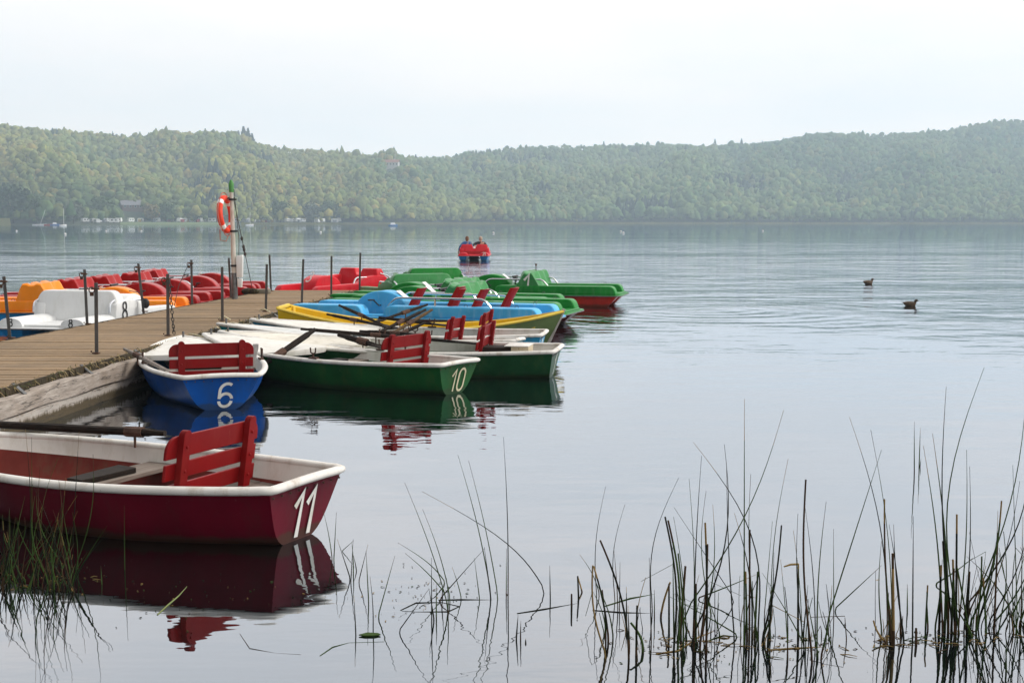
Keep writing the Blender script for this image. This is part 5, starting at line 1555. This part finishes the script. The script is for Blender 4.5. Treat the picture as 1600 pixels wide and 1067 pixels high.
# ------------------------------------------------------------------ ducks
def feather_mat(name, c1, c2, sc):
    m, nt, b = newmat(name); co = objco(nt)
    lk(nt, mixc(nt, ramp(nt, noise(nt, co, sc, 5, .6, (1, 2.5, 2.5)), [(.42, 0), (.58, 1)]), c1, c2), b.inputs['Base Color']); b.inputs['Roughness'].default_value = .75
    return m
DUCK = feather_mat('duck_feathers', (.028, .016, .008), (.13, .08, .04), 26); DUCKD = feather_mat('duck_head', (.02, .012, .007), (.07, .042, .022), 40); BILL = plain('bill', (.16, .12, .04), .5)
def duck(px, py, yaw, label, scale=1):
    p = W(px, py, 0)
    root = thing('duck', (p.x, p.y, 0), yaw, label, 'duck', 'ducks swimming on the lake'); root.scale = (scale,) * 3
    # body, neck and head in one loft; local +X is forward
    st = [(-.225, .100, .004, .004), (-.20, .092, .034, .020), (-.155, .070, .068, .050), (-.08, .055, .092, .082), (0, .050, .098, .090), (.07, .050, .090, .086), (.112, .064, .066, .072), (.132, .092, .046, .050), (.140, .118, .038, .042), (.148, .138, .037, .040), (.160, .156, .041, .042), (.180, .166, .042, .040), (.205, .164, .034, .030), (.226, .156, .014, .014)]
    rows = []
    for i, (x, z, ry, rz) in enumerate(st):
        a = 0 if i < 6 else min(1, (i - 5) / 3) * (1 if i < 10 else max(0, 1 - (i - 9) / 3))
        ux, uz = -math.sin(a * 1.25), math.cos(a * 1.25)
        rows.append([Vector((x + ux * rz * math.sin(q), ry * math.cos(q), z + uz * rz * math.sin(q))) for q in [2 * math.pi * k / 14 for k in range(14)]])
    mb = MB().grid(rows, close_u=True)
    mb.mi = 0
    # close_u closes the ring direction; cap the ends
    mb.add(rows[0], [tuple(range(14))]); mb.add(rows[-1], [tuple(range(14))])
    for k, f in enumerate(mb.f):
        if k >= 14 * 8 and k < 14 * 13: mb.m[k] = 1
    mb.build('body', [DUCK, DUCKD], root, smooth=80)
    MB().prism([(.215, -.012), (.262, -.018), (.268, 0), (.262, .018), (.215, .012)], lambda a, b: (a, b, .146), lambda a, b: (a, b, .157)).build('bill', BILL, root, bevel=.004)
    for s in (-1, 1):
        MB().ellipsoid((-.045, s * .080, .070), (.13, .016, .05), 12, 6, Matrix.Rotation(R(6), 3, 'Y')).build('wing', DUCK, root)
        MB().ellipsoid((.196, s * .036, .176), (.005, .004, .005), 6, 4).build('eye', M['black_plastic'], root)
    MB().prism([(-.15, -.035), (-.245, -.02), (-.245, .02), (-.15, .035)], lambda a, b: (a, b, .085 - (a + .15) * .12), lambda a, b: (a, b, .098 - (a + .15) * .12)).build('tail', DUCKD, root)
duck(1357, 444, R(25), 'brown duck swimming farther out, the smaller of two', .88)
duck(1422, 478, R(-12), 'brown duck swimming nearer, the larger of two', .76)

# ------------------------------------------------------------------ reeds
GREEN = plain('reed_green', (.032, .062, .012), .8, 0, .35, 6); DARK = plain('reed_dark', (.010, .013, .006), .8, 0, .35, 6); STRAW = plain('reed_straw', (.22, .145, .05), .8, 0, .3, 6); BROWN = plain('reed_brown', (.05, .028, .012), .8, 0, .3, 6)
for _m in (GREEN, DARK, STRAW, BROWN): _m.node_tree.nodes['Principled BSDF'].inputs['Specular IOR Level'].default_value = .15
RM = [GREEN, DARK, STRAW, BROWN]
def stem_path(base, tip, bend, n=12, depth=0.0):
    b = W(*base, 0); t = P(tip[0], tip[1], b.y + depth)
    d = t - b; s = Vector((1, 0, 0)) * bend * d.length
    return [b + Vector((0, 0, -.06)) if k == 0 else b + d * (k / n) + s * (math.sin(math.pi * (k / n)) ** 1.0) for k in range(n + 1)]
def clump(label, stems, scale, ox, oy, name='reed_clump', extra=None, group='reed clumps in the foreground shallows'):
    root = None
    xs = [W(ox + b[0] / scale, oy + b[1] / scale, 0) for b, *_ in stems]
    c = sum(xs, Vector()) / len(xs)
    mb = MB(); rs = random.Random(int(c.x * 1000))
    for st in stems:
        (bx, by), (tx, ty) = st[0], st[1]
        bend = st[2] if len(st) > 2 else rs.uniform(-.06, .06)
        thick = st[3] if len(st) > 3 else 1.0
        mat = st[4] if len(st) > 4 else rs.choice([0, 0, 1])
        p = stem_path((ox + bx / scale, oy + by / scale), (ox + tx / scale, oy + ty / scale), bend, depth=rs.uniform(-.12, .12))
        mb.mi = mat
        r0 = .0036 * thick
        n = len(p)
        broken = thick > 1.25 or mat == 2
        rad = [r0 * (1 - .25 * k / n) if broken else max(.0009, r0 * (1 - (k / (n - 1)) ** 1.6 * .85)) for k in range(n)]
        f0 = len(mb.f)
        mb.tube([q - c for q in p], rad, 6)
        tipm = rs.choice([3, 3, 2, mat, mat]); footm = rs.choice([3, mat, mat])
        for q in range(f0, f0 + (n - 1) * 6):
            sg = (q - f0) // 6
            if sg >= n - 3: mb.m[q] = tipm
            elif sg < 2: mb.m[q] = footm
    if extra:
        # filler shoots of the same stand
        n, spread, hmax = extra
        for _ in range(n):
            a = rs.uniform(0, 6.28); rr_ = spread * math.sqrt(rs.random())
            b = Vector((c.x + rr_ * math.cos(a), c.y + rr_ * math.sin(a) * .8, 0))
            h = hmax * rs.uniform(.2, 1) ** 1.3; lean = Vector((rs.gauss(0, .16), rs.gauss(0, .1), 1)) * h
            mb.mi = rs.choice([0, 0, 1, 1, 0, 3, 1, 2]); bd = rs.gauss(0, .05)
            n_ = 7
            p = [b + Vector((0, 0, -.05)) if k == 0 else b + lean * (k / n_) + Vector((bd * h * math.sin(math.pi * k / n_), 0, 0)) for k in range(n_ + 1)]
            if rs.random() < .25:      # a snapped stalk
                q = p[-1] + Vector((rs.uniform(-.2, .2), rs.uniform(-.1, .1), -rs.uniform(.02, .18))); p.append(q)
            r0 = rs.uniform(.0016, .0034)
            mb.tube([q - c for q in p], [r0 * (1 - .6 * k / len(p)) for k in range(len(p))], 5)
    o = mb.build(name, RM, smooth=60)
    o.location = c
    tag(o, label, 'reeds', group)
    return o
S = 2.105
clump('thin reed clump left of centre with one arching blade, standing in open water', [((215, 830), (68, 408), .02, .8), ((220, 800), (127, 495), .03, .8), ((157, 880), (156, 655), 0, .9), ((205, 740), (45, 605), .10, .9), ((200, 770), (70, 640), .04, .9), ((175, 800), (330, 625), 0, .9), ((255, 790), (224, 685), .02, .8), ((165, 860), (148, 755), 0, 1.1), ((172, 850), (172, 740), 0, 1), ((190, 820), (196, 740), 0, .9), ((210, 840), (205, 720), .02, .9), ((45, 900), (148, 757), 0, .8)], S, 600, 560)
clump('group of tall slender reeds left of centre, leaning left', [((355, 792), (243, 317), .02, .95), ((377, 792), (278, 335), .015, .85), ((352, 792), (330, 620), 0, 1.1, 1), ((315, 795), (297, 655), 0, .8), ((535, 772), (125, 437), .13, .9)], S, 600, 560)
clump('single very tall straight reed near the middle', [((408, 792), (393, 258), .01, .95), ((402, 792), (403, 625), 0, .8)], S, 600, 560, 'reed_stalk')
clump('few short broken reed stubs near the middle', [((547, 790), (545, 680), 0, 1, 1), ((617, 812), (617, 775), 0, 1.6, 3), ((640, 788), (637, 715), 0, 1.5, 1), ((652, 768), (637, 715), 0, 1.3, 2), ((435, 922), (441, 842), 0, 1.2), ((449, 922), (450, 862), 0, 1.0, 3), ((466, 938), (466, 920), 0, 1.2, 1)], S, 600, 560, 'reed_stubs')
clump('reed clump right of the middle with a curved straw-coloured stalk', [((112, 800), (140, 420), -.05, .7, 1), ((172, 800), (203, 480), -.07, .7, 1), ((217, 985), (122, 598), .05, 1.5), ((145, 985), (97, 680), -.06, 1.3, 2), ((150, 930), (100, 682), .03, 1.5), ((120, 780), (55, 645), .06, .8), ((140, 930), (128, 760), .02, 1.3), ((165, 920), (110, 740), .05, 1.1), ((180, 830), (166, 620), .01, .8, 3), ((185, 830), (187, 670), 0, .8), ((208, 870), (208, 750), 0, 1.2), ((218, 955), (213, 812), 0, 1.2), ((240, 975), (243, 812), 0, 1.6), ((262, 965), (222, 868), .12, 1.9)], S, 880, 560, extra=(6, .12, .3))
clump('single thin reed pair curving right, between two thick clumps', [((290, 930), (283, 655), 0, .9), ((295, 830), (380, 392), -.09, .8, 1), ((300, 850), (300, 760), 0, .9), ((320, 852), (352, 735), -.03, 1.6, 2)], S, 880, 560)
clump('dense thick reed clump with broken brown stalks, left of the tallest reeds', [((362, 965), (335, 520), .05, 1.5), ((375, 960), (345, 532), .05, 1.6), ((385, 905), (402, 682), 0, 2.0, 3), ((410, 945), (530, 282), .09, 1.2), ((425, 945), (414, 395), .02, .8), ((430, 960), (455, 320), -.01, 1.0), ((470, 965), (467, 540), .01, 1.6), ((455, 905), (492, 480), .05, 1), ((490, 845), (470, 435), -.06, .8), ((405, 900), (363, 520), .02, .9), ((430, 792), (635, 710), .02, 1.1), ((585, 915), (345, 780), .02, 1), ((570, 800), (365, 490), 0, .7), ((348, 905), (348, 740), 0, 1.5), ((436, 930), (437, 740), 0, 1.5), ((395, 960), (378, 640), .02, 1.3), ((447, 960), (475, 610), .02, 1.5, 3), ((365, 960), (360, 620), 0, 1.2)], S, 880, 560, extra=(14, .13, .38))
clump('tallest reed clump with one stalk far above and a long blade crossing right', [((595, 945), (596, 133), .0, 1.1), ((380, 860), (725, 170), .06, 1.0), ((640, 885), (428, 275), .13, 1.1), ((565, 945), (537, 343), -.01, 1.0), ((620, 935), (563, 508), .05, 1.2), ((612, 935), (614, 563), 0, 1.4, 3), ((640, 925), (617, 380), -.03, .8), ((650, 935), (718, 548), .03, 1.3), ((670, 945), (693, 637), .02, 1.2), ((740, 990), (715, 660), .01, .8), ((682, 850), (740, 330), -.03, .7), ((660, 860), (688, 535), 0, .7), ((630, 905), (640, 700), 0, 1.6), ((655, 925), (683, 850), 0, 1.3), ((800, 955), (655, 705), .02, .9), ((605, 930), (600, 700), 0, 1.5)], S, 880, 560, extra=(12, .12, .40))
hook = clump('reed clump with a stalk snapped over at the top like a hook', [((772, 945), (773, 675), 0, 1.5), ((785, 955), (757, 565), .02, .7), ((795, 955), (772, 510), -.03, .8), ((822, 1000), (798, 398), -.03, 1.4, 3), ((835, 965), (865, 470), -.02, 1), ((845, 990), (884, 745), .03, 1.2), ((790, 905), (805, 745), 0, 1), ((830, 935), (795, 485), .02, .8), ((862, 880), (1047, 300), .0, 1), ((890, 860), (889, 560), 0, .7), ((885, 830), (1047, 680), .0, .9), ((840, 985), (800, 780), 0, 1.1)], S, 880, 560, extra=(12, .15, .36))
p1 = W(880 + 773 / S, 560 + 945 / S, 0); ptop = P(880 + 773 / S, 560 + 676 / S, p1.y); q1 = P(880 + 748 / S, 560 + 677 / S, p1.y - .02); q2 = P(880 + 726 / S, 560 + 684 / S, p1.y - .03)
MB().tube([v_ - hook.location for v_ in (ptop + Vector((0, 0, -.02)), ptop, q1, q2)], [.005, .0052, .0046, .003], 6).build('snapped_tip', STRAW, hook)
clump('loose reed clump with one S-shaped blade reaching high', [((330, 885), (205, 193), .05, .9), ((345, 935), (275, 235), .03, .7), ((348, 945), (320, 462), -.02, 1.3, 3), ((387, 935), (350, 545), -.02, 1.2), ((375, 905), (335, 545), .02, 1.1), ((350, 945), (347, 640), 0, 2, 2), ((312, 905), (310, 600), -.03, 1.0), ((395, 835), (395, 742), 0, 1), ((330, 940), (284, 862), -.08, 1.5, 2), ((310, 725), (232, 750), 0, 1.3, 2), ((340, 930), (325, 700), 0, 1.2)], S, 1230, 560, extra=(10, .11, .36))
clump('lone straight reed left of the big right clump', [((412, 940), (415, 518), 0, 1.1), ((424, 940), (424, 885), 0, 1.8, 3)], S, 1230, 560, 'reed_stalk')
clump('big dense reed clump at the right with tall curved blades', [((455, 880), (462, 745), 0, 1.3), ((463, 890), (458, 765), 0, 1.2), ((485, 890), (510, 660), .02, 1.2), ((512, 905), (448, 287), .02, 1.2), ((532, 905), (478, 247), .02, 1.25), ((547, 905), (523, 93), -.03, 1.2), ((572, 905), (648, 30), -.09, 1.1), ((560, 905), (590, 300), .02, 1), ((580, 895), (600, 355), .02, 1), ((555, 895), (558, 512), 0, 1.6), ((575, 885), (790, 62), .06, 1.0), ((590, 895), (705, 468), .06, 1.3), ((610, 895), (765, 403), .05, .8), ((565, 840), (800, 322), .11, 1.2), ((622, 885), (693, 500), .05, 1.1), ((650, 885), (800, 515), .07, 1.0), ((655, 905), (645, 720), 0, 1.4), ((680, 905), (693, 572), 0, 1.4, 3), ((665, 885), (810, 640), .08, 1.2), ((612, 915), (515, 765), .03, 1.2), ((735, 825), (590, 650), .06, 1.2), ((480, 745), (612, 655), .04, 1.2), ((500, 885), (506, 680), 0, 1.7), ((518, 895), (525, 640), 0, 1.7), ((540, 895), (548, 690), 0, 1.7), ((552, 905), (545, 660), 0, 1.7), ((530, 900), (512, 600), 0, 1.5), ((590, 900), (600, 700), 0, 1.5), ((600, 905), (560, 690), 0, 1.3), ((620, 900), (640, 650), .02, 1.3)], S, 1230, 560, extra=(14, .12, .4))
clump('reeds cut by the right edge of the photo', [((735, 850), (790, 700), .05, 1.2), ((757, 855), (742, 350), .0, .8), ((768, 900), (775, 520), 0, .9, 3), ((720, 1030), (720, 925), 0, 1.1), ((760, 880), (800, 700), .05, 1.3), ((775, 890), (800, 780), 0, 1.3), ((745, 900), (730, 800), 0, 1.2), ((790, 900), (815, 480), .03, 1)], S, 1230, 560, extra=(26, .14, .5))
clump('pair of short reeds standing alone farther out, upper right', [((418, 390), (418, 207), 0, 1.2), ((434, 352), (438, 228), 0, 1.2), ((437, 355), (440, 330), 0, .9)], S, 1230, 560, 'reed_stalk')
# left-hand grass clump
stems = []; rs = random.Random(33)
for _ in range(120):
    b = (rs.uniform(-60, 118), rs.uniform(880, 925)); h = rs.uniform(20, 105) if rs.random() < .86 else rs.uniform(100, 200)
    ln = rs.gauss(.02, .36)
    stems.append((b, (b[0] + h * ln, b[1] - h), rs.gauss(0, .06), rs.uniform(.6, 1.3), rs.choice([0, 0, 1, 1, 1, 3])))
clump('thick dark tuft of reeds in front of the maroon boat at the left', stems, 1, 0, 0)
clump('sparse thin reeds in front of the maroon hull', [((465, 645), (463, 405), 0, .8), ((180, 700), (245, 300), .03, .7), ((110, 600), (95, 120), .02, .8), ((290, 640), (270, 430), .03, .7), ((120, 620), (118, 150), 0, .7), ((270, 560), (295, 130), .0, .8), ((200, 560), (240, 370), 0, .8), ((380, 700), (376, 630), 0, .8)], 2.3875, 0, 620)
clump('few reeds by the stern of the maroon boat', [((1245, 612), (1255, 430), 0, .9), ((1240, 610), (1205, 420), .02, .8), ((1318, 660), (1312, 540), .02, .9), ((1330, 650), (1318, 590), .02, .9), ((1275, 575), (1320, 535), 0, .7)], 2.3875, 0, 620)
clump('bent reeds in open water below the stern of the maroon boat', [((548, 905), (527, 842), 0, .9), ((556, 990), (553, 930), 0, .9), ((576, 940), (572, 860), 0, .9), ((590, 965), (617, 868), 0, .9), ((583, 988), (578, 900), .02, .8), ((560, 910), (575, 850), 0, .8), ((548, 912), (552, 842), 0, .8)], 1, 0, 0)
# floating stalks and scraps
def floater(name, pts, r, mat, label, cat='stalk'):
    p = [W(x, y, .0005 + .0015 * math.sin(i * 2.1)) for i, (x, y) in enumerate(pts)]
    tag(MB().tube(p, [r] * (len(p) - 1) + [r * .4], 5).build(name, mat), label, cat)
floater('floating_stalk', [(685, 937), (720, 936), (770, 937)], .003, DARK, 'dark reed stalk floating level, left of the middle')
floater('floating_stalk', [(808, 958), (850, 951), (905, 942)], .003, DARK, 'dark stalk floating to the right of the middle stubs')
floater('floating_stalk', [(926, 953), (970, 956), (1018, 958)], .003, DARK, 'dark stalk floating between the right reed clumps')
floater('floating_stalk', [(944, 947), (985, 934), (1023, 928)], .0035, GREEN, 'green stalk floating aslant by the curved straw stalk')
floater('floating_stalk', [(1103, 1002), (1130, 992), (1158, 995)], .003, GREEN, 'green stalk floating at the foot of the dense clump')
floater('floating_stalk', [(1025, 1021), (1060, 1016), (1092, 995), (1114, 986)], .004, STRAW, 'straw coloured stalk floating at the foot of the thick clump')
floater('floating_stalk', [(1200, 1015), (1240, 1012), (1290, 1010)], .004, STRAW, 'straw stalk lying before the hooked reeds')
floater('floating_stalk', [(626, 953), (650, 941), (690, 941), (718, 947), (700, 955), (650, 956), (628, 954)], .0025, DARK, 'dark stalk floating bent into a ring')
floater('water_weed', [(500, 1024), (520, 1010), (545, 1004), (600, 1002)], .002, GREEN, 'green strand of water weed afloat before the maroon boat', 'water weed')
floater('water_weed', [(375, 990), (390, 1012), (430, 1020), (470, 1022)], .0012, BROWN, 'brown strand of water weed below the backrest reflection', 'water weed')
floater('floating_stalk', [(246, 960), (262, 945), (280, 930), (292, 916)], .004, plain('leaf_green', (.13, .16, .03), .6), 'yellow green blade floating below the maroon boat')
lf = W(578, 991, .004)
tag(MB().prism([(-.05, -.01), (-.02, -.022), (.02, -.02), (.05, -.005), (.035, .015), (-.015, .022)], lambda a, b: (lf.x + a, lf.y + b, .003), lambda a, b: (lf.x + a, lf.y + b, .008)).build('floating_leaf', GREEN), 'dark leaf floating at the foot of the bent reeds', 'leaf')
# scraps: nobody could count them
mb = MB(); rs = random.Random(12)
for _ in range(420):
    x, y = rs.choice([(rs.gauss(300, 90), rs.gauss(930, 22)), (rs.gauss(1060, 60), rs.gauss(1010, 16)), (rs.gauss(1250, 60), rs.gauss(1008, 16)), (rs.gauss(60, 60), rs.gauss(905, 14)), (rs.gauss(1480, 40), rs.gauss(995, 8)), (rs.gauss(660, 60), rs.gauss(925, 20))])
    if y > 1064 or y < 870: continue
    p = W(x, y, .002); s = rs.uniform(.003, .012); a = rs.uniform(0, 6.28)
    mb.mi = rs.choice([0, 1, 2, 3])
    d = Vector((math.cos(a), math.sin(a), 0)) * s; n = Vector((-d.y, d.x, 0)) * rs.uniform(.15, .5)
    mb.prism([(0, 0), (1, 0)], lambda *q: p, lambda *q: p) if False else mb.add([p + d + Vector((0, 0, .002)), p + n, p - d, p - n, p + Vector((0, 0, .004))], [(0, 1, 4), (1, 2, 4), (2, 3, 4), (3, 0, 4)])
for _ in range(110):
    x, y = rs.choice([(rs.gauss(1070, 50), rs.gauss(1008, 12)), (rs.gauss(1240, 60), rs.gauss(1005, 14)), (rs.gauss(1480, 50), rs.gauss(1000, 8)), (rs.gauss(1395, 25), rs.gauss(1005, 6)), (rs.gauss(60, 50), rs.gauss(912, 12))])
    if not 880 < y < 1062: continue
    p = W(x, y, .0); a = rs.uniform(0, 6.28); L = rs.uniform(.02, .10); d = Vector((math.cos(a), math.sin(a) * .6, rs.uniform(0, .12))) * L
    mb.mi = rs.choice([2, 2, 3, 0])
    mb.tube([p, p + d * .5 + Vector((0, 0, .004)), p + d], [.0022, .0022, .001], 4)
tag(mb.build('floating_scraps', RM, smooth=0), 'bits of dead reed and seed afloat between the reeds', 'plant litter', kind='stuff')

# ------------------------------------------------------------------ haze
def haze():
    m = bpy.data.materials.new('haze'); m.use_nodes = True; nt = m.node_tree; nt.nodes.clear()
    out = N(nt, 'ShaderNodeOutputMaterial'); v = N(nt, 'ShaderNodeVolumePrincipled')
    v.inputs['Color'].default_value = HAZE_COL; v.inputs['Density'].default_value = HAZE_D; v.inputs['Anisotropy'].default_value = .2
    lk(nt, v.outputs[0], out.inputs['Volume'])
    o = MB().box((0, 1200, 109), (4700, 2600, 220)).build('haze', m, smooth=0)
    tag(o, kind='stuff', label='thin bluish haze over the lake')
    o.display_type = 'WIRE'
if HAZE_D > 0: haze()

# ------------------------------------------------------------------ camera and render settings
cam = bpy.data.cameras.new('camera'); co = bpy.data.objects.new('camera', cam); COL.objects.link(co)
cam.sensor_width = 36; cam.lens = 45; cam.clip_end = 8000; cam.clip_start = .05
co.location = (0, 0, CAM_H); co.rotation_euler = (math.pi / 2 - PITCH, 0, 0)
scene.camera = co
vs = scene.view_settings; vs.view_transform = 'Standard'; vs.look = 'None'; vs.exposure = EXPOSURE; vs.gamma = 1; vs.use_curve_mapping = False
scene.render.engine = 'CYCLES'
cy = scene.cycles
cy.use_denoising = True; cy.volume_bounces = 1; cy.max_bounces = 8; cy.diffuse_bounces = 3; cy.glossy_bounces = 4
cy.use_adaptive_sampling = False
